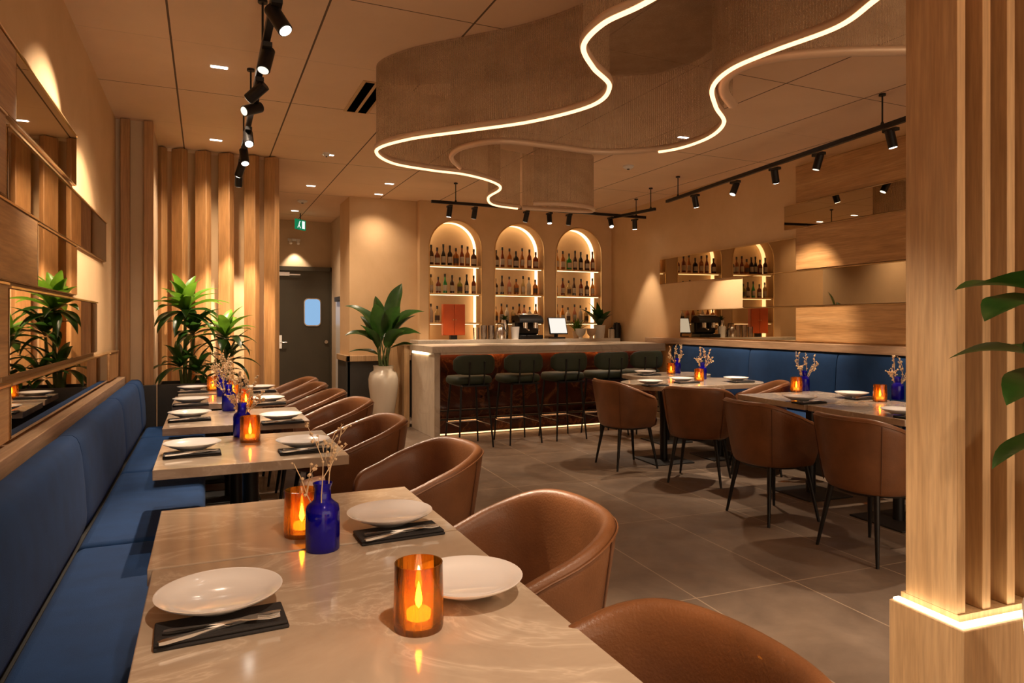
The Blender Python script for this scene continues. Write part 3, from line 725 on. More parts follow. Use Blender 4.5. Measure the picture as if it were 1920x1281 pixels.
# ================================================================== TABLES
def table(x0, x1, y0, y1, label, rz=0, loc=None, corner=0.0, feet=None, group='marble tables along the left banquette'):
    cx, cy = ((x0+x1)/2, (y0+y1)/2); w_, d_ = x1-x0, y1-y0
    t = thing('dining_table', label, 'table', loc or (cx, cy, 0), rz, group)
    if corner:
        poly = rrect(0, 0, w_, d_, corner, 8); MB().prism(poly, 0.708, 0.75).build('tabletop', 'marble', t, bev=0.003)
    else: MB().box(-w_/2, w_/2, -d_/2, d_/2, 0.708, 0.75).build('tabletop', 'marble', t, bev=0.003)
    for fx in (feet or [0]):
        MB().box(fx-0.21, fx+0.21, -0.21, 0.21, 0.0, 0.012).build('foot_plate', 'black_matte', t, bev=0.004)
        MB().cyl((fx, 0, 0.012), (fx, 0, 0.69), 0.036, n=18).build('pedestal', 'black', t)
        MB().obox((fx, 0, 0.698), (0.40, 0.05, 0.018)).obox((fx, 0, 0.698), (0.05, 0.40, 0.018)).build('bracket', 'black_matte', t)
    return t
table(-0.115, 0.645, 0.78, 1.803, 'nearest beige marble table in the foreground on the left')
table(-0.125, 0.645, 1.814, 2.36, 'second marble table, pushed against the nearest one')
table(-0.19, 0.575, 3.02, 3.78, 'third marble table from the camera, standing alone by the left banquette')
table(-0.215, 0.565, 4.18, 4.90, 'fourth marble table from the camera by the left banquette')
table(-0.215, 0.555, 5.34, 5.95, 'fifth marble table from the camera by the left banquette')
table(-0.20, 0.56, 6.10, 6.62, 'farthest marble table on the left, before the dark planter')
GRT = 'marble tables along the right banquette'
def rtable(y0, y1, label, x0=3.86, x1=4.66, corner=0, feet=None):
    cy = (y0+y1)/2; cx = (x0+x1)/2+0.0805*(cy-3.4)
    return table(x0, x1, y0, y1, label, -TH, (cx, cy, 0), corner, feet, GRT)
rtable(2.72, 3.50, 'right marble table nearest the wooden column')
rtable(3.53, 4.26, 'right marble table next to the one by the wooden column')
rtable(4.98, 5.78, 'wide round-cornered marble table right of centre with a glowing candle', 3.50, 4.88, 0.30, [-0.32, 0.32])
rtable(6.02, 6.58, 'farthest round-cornered marble table before the right bar stools', 4.00, 5.00, 0.22)

# ------------------------------------------------------------------ table ware
TZ = 0.75
plate = Proto(lambda: tag(MB().lathe([(0, 0.004), (0.055, 0.004), (0.06, 0.0), (0.066, 0.004), (0.092, 0.014), (0.118, 0.028), (0.120, 0.031), (0.116, 0.031), (0.092, 0.020), (0.07, 0.013), (0, 0.011)], 48).build('dinner_plate', 'plate', smooth=50), '', 'plate'))
def mk_napkin():
    t = thing('folded_napkin', '', 'napkin')
    MB().box(-0.115, 0.115, -0.052, 0.052, 0.0, 0.007).build('lower_fold', 'napkin', t, bev=0.003)
    MB().box(-0.115, 0.113, -0.050, 0.052, 0.0075, 0.014).build('upper_fold', 'napkin', t, bev=0.0032)
    return t
napkin = Proto(mk_napkin)
def mk_knife():
    m = MB(); st = [(-0.11, 0.004, 0.0026), (-0.10, 0.0062, 0.0032), (-0.04, 0.0048, 0.003), (0.0, 0.0034, 0.0025), (0.005, 0.008, 0.001), (0.06, 0.009, 0.0009), (0.095, 0.007, 0.0008), (0.108, 0.002, 0.0006)]
    m.loft([[(x, -w_, 0.003-h), (x, w_, 0.003-h), (x, w_, 0.003+h), (x, -w_, 0.003+h)] for x, w_, h in st]); return tag(m.build('table_knife', 'chrome', smooth=50), '', 'knife')
def mk_fork():
    m = MB(); st = [(-0.10, 0.004, 0.002), (-0.09, 0.0062, 0.0025), (-0.03, 0.0032, 0.0022), (0.03, 0.0028, 0.002), (0.045, 0.010, 0.0012), (0.06, 0.0125, 0.001)]
    zc = lambda x: 0.003+0.004*max(0, math.sin((x+0.02)*18))
    m.loft([[(x, -w_, zc(x)-h), (x, w_, zc(x)-h), (x, w_, zc(x)+h), (x, -w_, zc(x)+h)] for x, w_, h in st])
    for k in range(4):
        y = -0.0108+0.0072*k; m.loft([[(x, y-0.0016, z-0.0009), (x, y+0.0016, z-0.0009), (x, y+0.0016, z+0.0009), (x, y-0.0016, z+0.0009)] for x, z in ((0.059, 0.0068), (0.08, 0.0045), (0.10, 0.0065))])
    return tag(m.build('table_fork', 'chrome', smooth=50), '', 'fork')
knife = Proto(mk_knife); fork = Proto(mk_fork)
def setting(p, rz, where, side=1, cutlery=True):
    """a plate with its napkin half under the near rim, knife and fork across the napkin"""
    d = Vector((-math.sin(rz), math.cos(rz), 0))
    plate((p.x, p.y, TZ+0.0145), 0, 'white dinner plate '+where, 'white dinner plates')
    q = p-d*0.090*side
    napkin((q.x, q.y, TZ), rz, 'black folded napkin '+('under the plate ' if True else '')+where, 'black napkins under the plates')
    if cutlery:
        f = q-d*0.028*side
        knife((f.x, f.y, TZ+0.0142), rz+R(14), 'steel table knife on the napkin '+where, 'knives on the napkins')
        fork((f.x, f.y+0.004, TZ+0.0168), rz+R(-5), 'steel table fork crossing the knife '+where, 'forks on the napkins')
def P3(px, py, z=TZ+0.047):
    q = at(px, py, z); q.z = 0; return q
setting(P3(412, 1102), R(2), 'at the near left foreground place')
setting(P3(874, 1076), R(2), 'beside the nearest glowing candle', -1)
setting(P3(731, 956), R(2), 'right of the nearest blue bottle')
for px, py, wh in ((361, 828, 'on the banquette side of the third left table'), (568, 822, 'on the chair side of the third left table'),
                   (356, 771, 'on the banquette side of the fourth left table'), (527, 775, 'on the chair side of the fourth left table'),
                   (358, 746, 'on the banquette side of the fifth left table'), (501, 744, 'on the chair side of the fifth left table'),
                   (361, 724, 'on the banquette side of the farthest left table'), (488, 723, 'on the chair side of the farthest left table')):
    setting(P3(px, py), R(1), wh)
for px, py, wh in ((1500, 742, 'by the candle on the second right table'), (1597, 735, 'on the banquette side of the second right table'),
                   (1690, 766, 'at the wooden column on the nearest right table'),
                   (1219, 713, 'at the left end of the round-cornered table'), (1278, 708, 'in the middle of the round-cornered table'),
                   (1380, 707, 'at the banquette end of the round-cornered table')):
    setting(P3(px, py), -TH, wh)
_fp = Vector((4.45, 6.30, 0)); setting(_fp, -TH, 'on the farthest right table', 1, True)

def mk_candle():
    t = thing('candle_glass', '', 'candle holder')
    r, h, k = 0.047, 0.124, 0.003
    MB().lathe([(0, 0), (r*0.97, 0), (r, 0.006), (r*1.02, 0.02), (r*0.97, h), (r*0.97-k, h), (r*1.02-k, 0.02), (r-k, 0.012), (0, 0.010)], 36).build('glass', 'amber', t, smooth=50)
    c = MB().lathe([(0, 0.018), (0.022, 0.018), (0.024, 0.031), (0.020, 0.035), (0, 0.034)], 24).build('tealight', 'wax', t)
    MB().lathe([(0, 0.036), (0.0050, 0.043), (0.0072, 0.052), (0.0048, 0.068), (0.0014, 0.084), (0, 0.088)], 14).build('flame', 'flame', t, smooth=80)
    return t
candle = Proto(mk_candle)
def put_candle(p, where, e=1.1):
    candle((p.x, p.y, TZ), random.uniform(0, 6), 'lit amber glass candle '+where, 'lit amber candle glasses')
    point_light('candle_lamp', (p.x, p.y, TZ+0.058), e)
def mk_bottle():
    return tag(MB().lathe([(0, 0.0), (0.034, 0.0), (0.037, 0.004), (0.037, 0.085), (0.034, 0.098), (0.024, 0.106), (0.0185, 0.112), (0.0175, 0.135), (0.0215, 0.147),
                           (0.0195, 0.147), (0.0150, 0.134), (0.0155, 0.112), (0.030, 0.096), (0.0345, 0.085), (0.0345, 0.008), (0, 0.006)], 36).build('blue_bottle', 'cobalt', smooth=50), '', 'bottle')
bbottle = Proto(mk_bottle)
def mk_twigs(n, bushy, seed):
    rnd = random.Random(seed); m = MB(); fl = MB()
    def grow(p, d, L_, r_, lvl):
        pts = [p]
        for k in range(4):
            d = (d+Vector((rnd.uniform(-.16, .16), rnd.uniform(-.16, .16), 0.03))).normalized(); p = p+d*L_/4; pts.append(p)
        m.tube(pts, lambda u: r_*(1.4-0.6*u)*(1.25 if bushy else 0.9), 5)
        if lvl:
            for k in range(2):
                q = pts[rnd.choice((2, 3, 4))]; grow(q, (d+Vector((rnd.uniform(-.7, .7), rnd.uniform(-.7, .7), rnd.uniform(0, .4)))).normalized(), L_*0.42, r_*0.7, lvl-1)
        for q in pts[2:]:
            if rnd.random() < (0.75 if bushy else 0.5):
                c = q+Vector((rnd.uniform(-.006, .006), rnd.uniform(-.006, .006), 0)); s_ = rnd.uniform(0.004, 0.0075)*(1 if bushy else 0.6)
                fl.lathe([(0, -s_), (s_*0.9, -s_*0.3), (s_, s_*0.3), (0, s_)], 6, c)
    for k in range(n):
        a = 2*PI*k/n+rnd.uniform(-.3, .3); tilt = rnd.uniform(0.30, 0.62) if bushy else rnd.uniform(0.18, 0.42)
        grow(Vector((0.006*math.cos(a), 0.006*math.sin(a), 0.05)), Vector((tilt*math.cos(a)*0.6, tilt*math.sin(a)*0.6, 1)).normalized(), 0.15, 0.0013, 2)
    m.add(fl.v, fl.f); return tag(m.build('dried_sprig', 'twig'), '', 'dried flowers')
sprig_full = Proto(lambda: mk_twigs(6, True, 12)); sprig_thin = Proto(lambda: mk_twigs(4, False, 5))
def put_bottle(p, where, full=True, s=1.0):
    bbottle((p.x, p.y, TZ), 0, 'cobalt blue glass bottle vase '+where, 'cobalt blue bottle vases', (1.16,)*3)
    (sprig_full if full else sprig_thin)((p.x, p.y, TZ+0.0), random.uniform(0, 6), 'dried pale sprig in the blue bottle '+where, 'dried sprigs in the bottles', (1.18*s, 1.18*s, 1.18*s))
def B(px, py): return at(px, py, TZ)
put_candle(B(785, 1176), 'nearest the camera', 1.7); put_candle(B(566, 1003), 'behind the nearest blue bottle', 1.4)
put_bottle(B(605, 1030), 'nearest the camera', False)
put_candle(B(469, 828), 'on the third left table'); put_bottle(B(454, 818), 'on the third left table', True)
put_bottle(B(429, 770), 'on the fourth left table'); put_candle(B(461, 763), 'on the fourth left table')
put_bottle(B(417, 743), 'on the fifth left table'); put_candle(B(399, 733), 'on the farthest left table, left of the bottles')
put_bottle(B(411, 731), 'on the farthest left table'); put_candle(B(437, 741), 'on the fifth left table')
put_candle(B(1650, 753), 'on the right table nearest the column'); put_bottle(B(1683, 749), 'on the right table nearest the column')
put_candle(B(1493, 735), 'on the second right table'); put_bottle(B(1508, 733), 'on the second right table')
put_candle(B(1311, 715), 'on the round-cornered right table'); put_bottle(B(1317, 711), 'on the round-cornered right table')
put_candle(Vector((4.80, 6.30, 0)), 'on the farthest right table'); put_bottle(Vector((4.93, 6.36, 0)), 'on the farthest right table')

# ================================================================== PLANTS
def leaf(m, base, az, el, Ln, wd, droop, rnd, n=12, tipw=1.0, twist=0):
    p = Vector(base); rows_ = []
    for k in range(n+1):
        u = k/n; e = el-droop*u**1.3
        d = Vector((math.cos(az)*math.cos(e), math.sin(az)*math.cos(e), math.sin(e)))
        side = Vector((-math.sin(az), math.cos(az), 0)); up = d.cross(side)*-1
        if up.z < 0 and abs(e) < PI/2: up = -up
        side = side*math.cos(twist)+up*math.sin(twist)
        ww = wd*0.5*(0.06*(1-u)+0.96*math.sin(PI*min(1, u)**0.78)**0.9 if u < 0.999 else 0.01)
        wob = 0.10*ww*math.sin(u*9+az)
        rows_.append([p+side*ww+up*(ww*0.32+wob), p+side*ww*0.5+up*ww*0.10, p.copy(), p-side*ww*0.5+up*ww*0.10, p-side*ww+up*(ww*0.32-wob)])
        p = p+d*Ln/n
    m.loft(rows_, closed=False)
def vase_plant(loc, label_v, rz=0, leaves=None, seed=1, wk=1.0):
    t = thing('potted_plant', label_v, 'potted plant', loc, rz)
    MB().lathe([(0, 0), (0.105, 0), (0.115, 0.02), (0.155, 0.30), (0.185, 0.52), (0.19, 0.62), (0.17, 0.695), (0.125, 0.725), (0.125, 0.765), (0.132, 0.785), (0.118, 0.785), (0.108, 0.73), (0.10, 0.70), (0, 0.70)], 40).build('vase', 'ceramic', t, smooth=60)
    MB().lathe([(0, 0.705), (0.104, 0.705)], 20).build('soil', 'soil', t)
    rnd = random.Random(seed); st = MB(); lf = MB()
    for (az, el, h, Ln, wd, dr_) in leaves:
        a = R(az); b0 = Vector((0.05*math.cos(a+1), 0.05*math.sin(a+1), 0.70)); tip = Vector((0.05*math.cos(a)+math.cos(a)*h*0.12, math.sin(a)*h*0.12, 0.70+h))
        st.tube([b0, b0.lerp(tip, 0.5)+Vector((0, 0, 0.03)), tip], lambda u: 0.013*(1-0.5*u), 7)
        leaf(lf, tip, a, R(el), Ln, wd*wk, R(dr_), rnd, tipw=1, twist=rnd.uniform(-0.5, 0.5) if wk > 1 else 0)
    st.build('stems', 'stem', t); lf.build('leaves', 'leaf', t, smooth=80)
    return t
# direction seen across the picture: azimuth -24 points right, 156 points left, 66 away
VL = [(150, 60, 0.55, 0.52, 0.15, 62), (165, 40, 0.38, 0.42, 0.12, 70), (150, 22, 0.22, 0.40, 0.10, 45), (-20, 55, 0.52, 0.50, 0.15, 60), (-35, 35, 0.40, 0.44, 0.13, 60),
      (-15, 22, 0.30, 0.36, 0.11, 45), (20, 80, 0.66, 0.50, 0.17, 18), (100, 78, 0.55, 0.46, 0.16, 25), (240, 74, 0.45, 0.48, 0.16, 35), (-70, 70, 0.48, 0.46, 0.16, 45),
      (200, 66, 0.30, 0.40, 0.14, 40), (300, 60, 0.30, 0.42, 0.15, 60), (60, 50, 0.40, 0.44, 0.14, 60), (130, 70, 0.34, 0.48, 0.15, 45), (-5, 68, 0.36, 0.5, 0.15, 50)]
vp = atY(722, 8.55)
vase_plant((vp.x-0.02, 8.55, 0), 'broad-leaved plant in a tall cream vase beside the bar', 0, VL, 4, 1.45)
VR = [(168, 22, 0.64, 0.29, 0.20, 60), (148, 26, 0.67, 0.27, 0.17, 45), (176, 20, 0.47, 0.31, 0.17, 60), (152, 18, 0.33, 0.25, 0.12, 75), (170, 6, 0.22, 0.25, 0.11, 75), (165, -4, 0.12, 0.25, 0.10, 65),
      (195, 5, 0.56, 0.30, 0.24, 60), (60, 60, 0.5, 0.4, 0.16, 50), (-20, 50, 0.5, 0.4, 0.16, 60), (-80, 55, 0.45, 0.4, 0.15, 50), (110, 30, 0.5, 0.3, 0.14, 60), (20, 80, 0.6, 0.4, 0.16, 20),
      (220, 40, 0.45, 0.30, 0.13, 60)]
vase_plant((1.975, 0.88, 0), 'broad-leaved plant in a pale vase at the right picture edge', 0, VR, 9, 1.0)
# planter trough with two palms
tr = thing('planter_trough', 'dark planter box at the far end of the left banquette', 'planter', (-0.38, 6.67, 0))
MB().box(0, 0.74, 0, 0.02, 0, 0.79).box(0, 0.74, 0.38, 0.40, 0, 0.79).box(0, 0.02, 0.02, 0.38, 0, 0.79).box(0.72, 0.74, 0.02, 0.38, 0, 0.79).box(0.02, 0.72, 0.02, 0.38, 0, 0.02).build('planter_walls', 'charcoal', tr)
MB().box(0.02, 0.72, 0.02, 0.38, 0.70, 0.745).build('soil', 'soil', tr)
def palm(loc, heads, label, seed):
    t = thing('leafy_palm', label, 'plant', loc, 0, 'palms in the dark planter'); rnd = random.Random(seed); st = MB(); lf = MB(); lb = MB()
    for (x, y, z, n, Ln, wd, br_) in heads:
        st.tube([(x*0.4, y*0.4, 0), (x*0.7, y*0.7, z*0.5), (x, y, z)], lambda u: 0.020*(1-0.4*u), 8)
        for k in range(n):
            az = 2*PI*k/n*1.618*2.6+rnd.uniform(-.2, .2); tier = k/n; el = R(75-85*tier+rnd.uniform(-8, 8))
            tx, ty = loc[0]+x+math.cos(az)*Ln, loc[1]+y+math.sin(az)*Ln
            if tx < -0.30 and ty > 6.5: az = R(rnd.uniform(215, 250))
            elif ty > 7.30: az = -az
            leaf(lb if (br_ and tier < 0.65) else lf, (x, y, z+0.05*(1-tier)), az, el, Ln*rnd.uniform(0.8, 1.1), wd*rnd.uniform(0.8, 1.1), R(50+25*tier), rnd, tipw=1)
    st.build('stems', 'stem', t); lf.build('leaves', 'leaf', t, smooth=80)
    if lb.v: lb.build('upper_leaves', 'leaf_bright', t, smooth=80)
    return t
pp = atY(347, 6.87)
palm((pp.x, 6.87, 0.745), [(0.0, 0.0, 0.66, 26, 0.40, 0.105, True), (0.07, 0.04, 0.46, 14, 0.33, 0.10, False), (-0.04, 0.0, 0.16, 14, 0.36, 0.08, False), (0.10, 0, 0.10, 10, 0.30, 0.07, False)], 'tall leafy palm before the angled oak posts', 2)
pp = atY(423, 6.87)
palm((pp.x, 6.87, 0.745), [(0.0, 0.0, 0.42, 18, 0.34, 0.10, True), (0.03, 0.0, 0.22, 14, 0.32, 0.075, False), (-0.02, 0, 0.08, 8, 0.26, 0.07, False)], 'shorter leafy palm right of the tall one', 6)
# plants on the back counter
cp = thing('potted_plant', 'bushy plant in a white pot at the right end of the back counter', 'potted plant', (xo(1124, 8.98), 8.98, CZ))
MB().lathe([(0, 0), (0.07, 0), (0.09, 0.20), (0.082, 0.20), (0.07, 0.17), (0, 0.17)], 24).build('pot', 'white', cp)
lf = MB(); rnd = random.Random(3)
for k in range(30):
    az = 2*PI*k*0.618; el = R(88-60*k/30); q_ = 0.42 if (math.cos(az) > 0.2 or math.sin(az) > 0.2) else 1.0; el = el if q_ == 1 else max(el, R(62)); leaf(lf, (0, 0, 0.17), az, el, rnd.uniform(0.32, 0.50)*max(q_, 0.6), 0.10, R(45), rnd, 7)
lf.build('leaves', 'leaf', cp, smooth=80)
ch_ = thing('herb_plant', 'pale green bushy herbs behind the bowls on the back counter', 'plant', (xo(1082, 9.12), 9.12, CZ))
MB().lathe([(0, 0), (0.06, 0), (0.075, 0.11), (0.068, 0.11), (0.06, 0.09), (0, 0.09)], 20).build('pot', 'rail', ch_)
lf = MB()
for k in range(60):
    az = 2*PI*k*0.618; el = R(88-50*k/60); leaf(lf, (rnd.uniform(-.04, .04), rnd.uniform(-.03, .03), 0.10), az, el, rnd.uniform(0.12, 0.26), 0.022, R(40), rnd, 5)
lf.build('leaves', 'leaf_bright', ch_, smooth=80)
lf = MB()
for k in range(22):
    az = 2*PI*k*0.618; leaf(lf, (0, 0, 0.26), az, R(85-45*k/22), rnd.uniform(0.06, 0.13), 0.03, R(40), rnd, 5)
lf.build('herbs', 'leaf', hv, smooth=80)

# ================================================================== WOODEN COLUMN SCREEN (right foreground)
cl = thing('column_screen', 'pale oak column with upright fins and a glowing base ledge at the right', 'column', (1.967, 1.243, 0), -TH)
MB().box(0, 0.75, 0, 0.25, 0, 0.45).build('base', 'wood_pale', cl, bev=0.003)
MB().box(0.012, 0.74, 0.014, 0.04, 0.4505, 0.456).box(0.012, 0.036, 0.04, 0.245, 0.4505, 0.456).build('light_strip', 'led_white', cl)
MB().box(0.09, 0.74, 0.232, 0.244, 0.47, 0.478).build('light_strip', 'led_white', cl)
MB().box(0.045, 0.74, 0.05, 0.245, 0.4505, 0.47).build('sill', 'wood_pale', cl)
for k in range(6):
    x = 0.045+0.105*k
    MB().box(x, x+0.034, 0.055, 0.228, 0.47, CEIL-0.004).build('fin', 'wood_pale' if k == 0 else 'wood_pale', cl, bev=0.002)

# ================================================================== CEILING FEATURE
def world_path(pix, z=2.50): return [at(px, py, z) for px, py in pix]
def ribbon(name, label, pts, z=2.50, led_to=1.0, n=10, led_from=0.0, rail_r=0.019):
    path = catmull(pts, n); t = thing(name, label, 'hanging light feature', (0, 0, 0), 0, 'woven mesh light ribbons on the ceiling')
    m = MB(); rows_ = [[Vector((p.x, p.y, zz)) for p in path] for zz in (z+0.01, z+0.2, CEIL-0.002)]
    m.loft(rows_, closed=False); o = m.build('mesh_curtain', 'curtain', t, smooth=80)
    uvl = o.data.uv_layers.new(name='UVMap'); acc = [0]
    for i in range(1, len(path)): acc.append(acc[-1]+(path[i]-path[i-1]).length)
    np_ = len(path)
    for lp in o.data.loops:
        vi = lp.vertex_index; uvl.data[lp.index].uv = (acc[vi % np_], o.data.vertices[vi].co.z*2)
    MB().tube([Vector((p.x, p.y, z)) for p in path], rail_r, 8, rz=0.022).build('rail', 'rail', t, smooth=70)
    i0 = int(led_from*(np_-1)); k = max(3, int(led_to*(np_-1)))
    if led_to > 0: MB().tube([Vector((p.x, p.y, z-0.020)) for p in path[i0:k]], 0.0115, 8, rz=0.011).build('light_line', 'led', t, smooth=70)
    return t
c1 = [Vector((1.80, 1.0, 0)), Vector((1.58, 1.4, 0)), Vector((1.48, 1.80, 0))]+world_path([(1200, 0), (1130, 35), (1094, 78), (1112, 118), (1143, 155), (1110, 190), (1000, 220), (880, 238), (765, 255), (706, 276), (735, 300), (810, 314), (872, 322), (925, 337), (938, 350), (916, 366), (925, 380), (975, 388)])
ribbon('mesh_light_ribbon', 'snaking mesh ribbon with a bright light line, left one on the ceiling', c1)
c2 = [Vector((2.0, 0.9, 0)), Vector((2.08, 1.25, 0)), Vector((2.14, 1.52, 0))]+world_path([(1640, 0), (1570, 50), (1450, 95), (1370, 130), (1336, 165), (1342, 200), (1357, 232), (1320, 262), (1245, 283), (1130, 290), (1040, 280), (940, 270), (872, 280), (846, 298), (862, 318)])
ribbon('mesh_light_ribbon', 'curling mesh ribbon with a light line, middle one on the ceiling', c2, led_to=0.66, z=2.52)
c3 = [Vector((4.0, 1.5, 0)), Vector((3.35, 1.82, 0))]+world_path([(1700, 112), (1580, 114), (1470, 122), (1400, 138), (1362, 160), (1356, 185), (1374, 210)])
ribbon('mesh_light_ribbon', 'short unlit pale-railed mesh ribbon before the oak column', c3, led_to=0, z=2.54, rail_r=0.030)
c4_ = world_path([(979, 389), (1020, 392), (1070, 395), (1104, 396), (1113, 393), (1098, 387), (1050, 382), (1000, 381)])
ribbon('mesh_light_ribbon', 'far mesh ribbon end hanging before the bottle arches', c4_, led_to=0)

# level mesh canopy stretched between the two lit ribbons just under the ceiling
pa = [(p.x, p.y) for p in catmull(c1[:14], 6)]; pb = [(p.x, p.y) for p in catmull(c2[:13], 6)]
na, nb = len(pa), len(pb); K = 60
ra = [Vector((*pa[round(i*(na-1)/K)], 3.035)) for i in range(K+1)]; rb_ = [Vector((*pb[round(i*(nb-1)/K)], 3.035)) for i in range(K+1)]
cm = MB().loft([ra, [p.lerp(q, 0.5) for p, q in zip(ra, rb_)], rb_], closed=False).build('mesh_canopy', 'curtain')
uvl = cm.data.uv_layers.new(name='UVMap')
for lp in cm.data.loops:
    v = cm.data.vertices[lp.vertex_index].co; uvl.data[lp.index].uv = ((v.x+v.y)*1.2, (v.x-v.y)*1.2)
tag(cm, 'level woven mesh canopy between the two glowing lines on the ceiling', 'mesh canopy')

# ================================================================== TRACK LIGHTS
def track(p0, p1, rods, label, group='black lighting tracks'):
    p0, p1 = Vector(p0), Vector(p1); t = thing('lighting_track', label, 'track', p0, 0, group)
    d = p1-p0; a = math.atan2(d.y, d.x); MB().obox(d/2, (d.length, 0.035, 0.035), a).build('rail', 'black', t, bev=0.002)
    for u in rods:
        q = d*u; MB().cyl(q+Vector((0, 0, 0.017)), q+Vector((0, 0, CEIL-p0.z)), 0.006, n=8).cyl(q+Vector((0, 0, CEIL-p0.z-0.015)), q+Vector((0, 0, CEIL-p0.z)), 0.025, n=12).cyl(q+Vector((0, 0, 0.017)), q+Vector((0, 0, 0.04)), 0.016, 0.008, n=10).build('suspension_rod', 'black', t)
    return t
def head(p, aim, label, group, energy=30, angle=45, lens='lens', Ln=0.13, r=0.033):
    p = Vector(p); aim = Vector(aim); t = thing('track_spotlight', label, 'spotlight', p, 0, group)
    d = (aim-p); d.normalize()
    MB().obox((0, 0, -0.028), (0.045, 0.11, 0.022)).cyl((0, 0, -0.03), (0, 0, -0.065), 0.009, n=8).build('adapter', 'black_matte', t)
    c = Vector((0, 0, -0.075))
    a, b = c-d*Ln*0.35, c+d*Ln*0.65
    hs = MB().cyl(a, b, r, n=24).build('housing', 'black', t, bev=0.003)
    MB().cyl(b+d*0.0005, b+d*0.002, r*0.80, n=20).build('lens', lens, hs)
    if energy: spot_light('track_lamp', p+b+d*0.012, aim, energy, angle)
    return t
ZT_ = 2.75
track((0.275, 1.6, ZT_), (0.285, 7.0, ZT_), (0.10, 0.42, 0.62, 0.80), 'black lighting track over the left tables')
GS = 'black spotlights on the left track'
E = 62
hl = [(2.72, (1.6, 1.9, 1.0), 'lens', E, 'leftmost track spotlight cut by the top of the picture'),
      (3.12, (1.3, 2.2, 0.75), 'lens', E, 'large track spotlight glowing at the top of the picture'),
      (3.62, (-0.2, 2.9, 0.7), 'lens_dim', E*0.32, 'second track spotlight from the top, turned down and dark'),
      (4.15, (-0.66, 4.9, 1.9), 'lens_dim', E, 'track spotlight seen end-on, third from the top'),
      (4.52, (-0.66, 3.9, 2.2), 'lens_dim', E, 'track spotlight tilted to the left wall'),
      (5.22, (0.35, 3.6, 0.75), 'lens', E, 'lit track spotlight level with the tops of the oak posts'),
      (5.8, (0.45, 4.9, 0.75), 'lens', E, 'lit track spotlight third from the far end of the left track'),
      (6.28, (-0.3, 7.45, 0.9), 'lens', E*1.2, 'lit track spotlight second from the far end of the left track'),
      (6.72, (0.25, 7.45, 1.3), 'lens_dim', E*1.3, 'farthest spotlight on the left track, pointing at the posts')]
for y, aim, ln, e, lb in hl: head((0.28, y, ZT_-0.016), aim, lb, GS, e, lens=ln)
# back track and the little cross piece
track((2.50, 7.95, 2.80), (5.62, 7.95, 2.80), (0.10, 0.95), 'black lighting track in front of the bottle arches')
track((5.10, 7.93, 2.77), (5.20, 7.15, 2.77), (0.9,), 'short black track branching off beside the bar')
GB = 'black spotlights before the arches'
for k, (px, aim) in enumerate(((843, (2.5, 8.3, 0.2)), (890, (3.0, 8.6, 1.0)), (987, (3.6, 8.5, 1.0)), (1030, (4.0, 7.5, 0.6)), (1067, (4.5, 8.6, 1.0)), (1145, (4.8, 6.9, 0.7)), (1190, (5.65, 8.2, 0.9)))):
    p = atY(px, 7.95); head((p.x, 7.95, 2.785), aim, '%s spotlight from the left on the track before the arches' % ordn[k], GB, 28, 50, lens='lens' if k in (0, 3, 5, 6) else 'lens_dim')
# right track
tp0, tp1 = Vector((5.11, 6.79, 2.80)), Vector((4.48, 2.4, 2.80))
track(tp0, tp1, (0.06, 0.74), 'long black lighting track over the right tables')
GR = 'black spotlights on the right track'
for k, (px, aim, ln) in enumerate(((1303, (5.5, 6.3, 1.2), 'lens'), (1378, (4.1, 5.5, 0.8), 'lens'), (1452, (5.45, 5.1, 1.3), 'lens'), (1535, (4.3, 4.7, 0.3), 'lens_dim'), (1670, (5.0, 3.3, 0.9), 'lens'))):
    best = min((tp0.lerp(tp1, i/400) for i in range(401)), key=lambda q: abs(960+1280*(q.x*CS-q.y*SN)/(q.x*SN+q.y*CS)-px))
    head((best.x, best.y, 2.784), aim, '%s spotlight from the far end of the right track' % ordn[k], GR, 42, 60, lens=ln)
head((4.56, 2.75, 2.784), (3.9, 2.4, 0.7), 'spotlight of the right track hidden behind the oak column', GR, 32, 55)

# ceiling fittings
def downlight(px, py, label, e=14, size=(0.10, 0.035), rz=0):
    p = at(px, py, CEIL) if not isinstance(px, Vector) else px
    t = thing('ceiling_light', label, 'ceiling light', (p.x, p.y, CEIL), rz, 'small recessed ceiling lights')
    MB().box(-size[0]/2-0.008, size[0]/2+0.008, -size[1]/2-0.008, size[1]/2+0.008, -0.004, 0).build('frame', 'white', t)
    MB().box(-size[0]/2, size[0]/2, -size[1]/2, size[1]/2, -0.0065, -0.0042).build('diffuser', 'lens', t)
    if e: spot_light('downlight_lamp', (p.x, p.y, CEIL-0.02), (p.x, p.y, 0), e, 120, WARM2, 1.0, 0.05)
for px, py, lb in ((411, 125, 'nearest recessed ceiling light, above the left tables'), (405, 262, 'recessed ceiling light before the oak posts'), (616, 290, 'recessed ceiling light left of the mesh ribbon'),
                   (583, 348, 'recessed ceiling light at the corridor mouth'), (553, 395, 'recessed ceiling light deep in the corridor'), (730, 344.01, 'larger recessed ceiling light above the white vase'),
                   (710, 364, 'small recessed ceiling light by the back wall'), (1281, 257, 'recessed ceiling light right of the glowing ribbon')):
    downlight(px, py, lb, 16 if px > 700 and px < 740 else 40)
for k, (x, y) in enumerate(((0.6, 0.2), (2.2, -0.6), (3.9, 0.3), (0.6, -1.7), (3.6, -1.8))):  # unseen lights, added as room fill around and behind the camera
    downlight(Vector((x, y, CEIL)), 0, 'added ceiling fill light outside the picture, '+('over the nearest table', 'over the entrance side of the aisle', 'beyond the oak column', 'at the far left rear', 'at the far right rear')[k], 55)
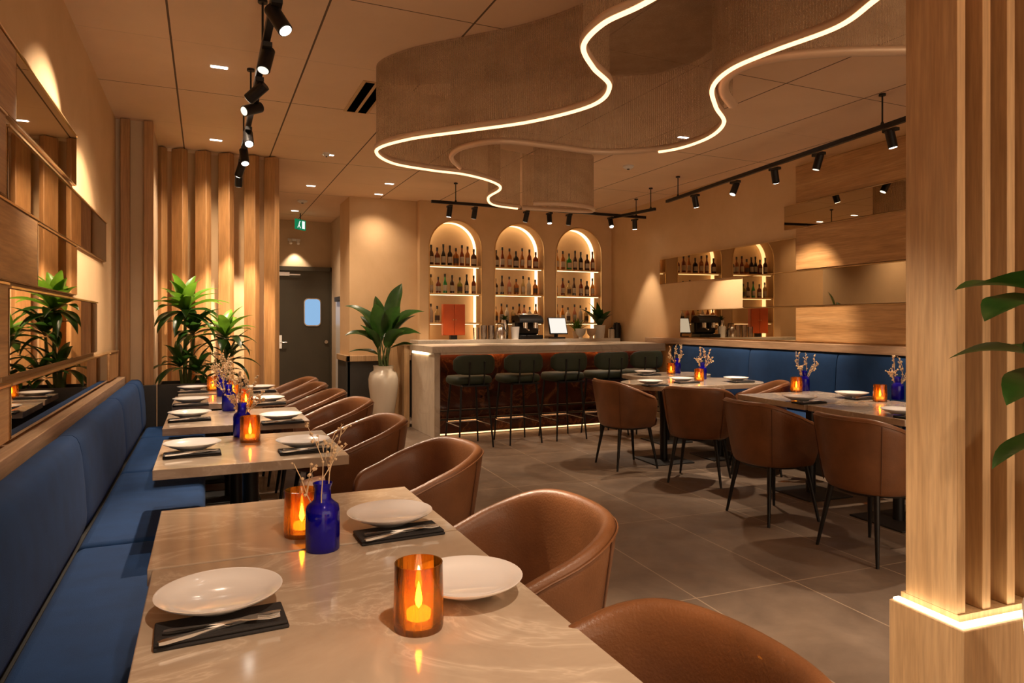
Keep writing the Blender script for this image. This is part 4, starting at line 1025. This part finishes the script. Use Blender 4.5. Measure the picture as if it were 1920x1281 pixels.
def disc(px, py, r, label, nm, cat):
    p = at(px, py, CEIL); t = thing(nm, label, cat, (p.x, p.y, CEIL))
    MB().lathe([(0, -0.035), (r*0.5, -0.035), (r*0.85, -0.022), (r, -0.012), (r, 0), (0, 0)], 24).build('housing', 'white', t)
    MB().lathe([(0, -0.042), (r*0.2, -0.042), (r*0.25, -0.035), (0, -0.035)], 12).build('sensor', 'black', t)
disc(567, 376, 0.07, 'round smoke detector on the corridor ceiling', 'smoke_detector', 'smoke detector')
disc(612, 287, 0.035, 'small sprinkler head on the ceiling near the posts', 'sprinkler_head', 'sprinkler')
disc(1178, 311, 0.06, 'round detector on the ceiling above the bar stools', 'smoke_detector', 'smoke detector')
vt = thing('air_vent', 'black slotted air vent in the ceiling beside the mesh ribbon', 'air vent', tuple(at(686, 184, CEIL)[:2])+(CEIL,), R(0))
MB().box(-0.10, 0.10, -0.38, 0.38, -0.006, 0).build('frame', 'plaster', vt)
for x in (-0.045, 0.045): MB().box(x-0.032, x+0.032, -0.36, 0.36, -0.009, -0.006).build('slot', 'void', vt)
ex = thing('exit_sign', 'green lit exit sign hanging in the corridor', 'exit sign', tuple(at(563, 400, CEIL)[:2])+(CEIL,), R(48))
MB().box(-0.13, 0.13, -0.012, 0.012, -0.26, -0.10).build('panel', 'sign_green', ex, bev=0.003)
MB().cyl((0, 0, -0.10), (0, 0, 0), 0.008, n=8).build('hanger', 'black', ex)
MB().box(0.03, 0.10, -0.015, -0.012, -0.24, -0.12).build('door_symbol', 'sign_white', ex)
mm = MB().lathe([(0, -0.012), (0.012, 0), (0, 0.012)], 8, (-0.03, -0.014, -0.135)); mm.obox((-0.045, -0.0135, -0.17), (0.018, 0.003, 0.05), rot=Matrix.Rotation(R(20), 3, 'Y')).obox((-0.07, -0.0135, -0.215), (0.014, 0.003, 0.05), rot=Matrix.Rotation(R(40), 3, 'Y')).obox((-0.03, -0.0135, -0.215), (0.014, 0.003, 0.05), rot=Matrix.Rotation(R(-35), 3, 'Y'))
mm.build('running_figure', 'sign_white', ex)
sn = thing('wall_spotlight', 'small twin spotlight on the wall above the corridor door', 'spotlight', (1.36, 11.98, 2.72))
MB().box(-0.10, 0.10, -0.02, 0.0, -0.02, 0.02).build('mount', 'white', sn)
for x in (-0.06, 0.06):
    MB().cyl((x, -0.03, 0.0), (x, -0.08, -0.07), 0.025, n=14).build('housing', 'white', sn)
spot_light('door_lamp', (1.36, 11.85, 2.62), (1.4, 11.97, 1.9), 8, 80)
# small lights that wash the screen posts from the floor behind the planter
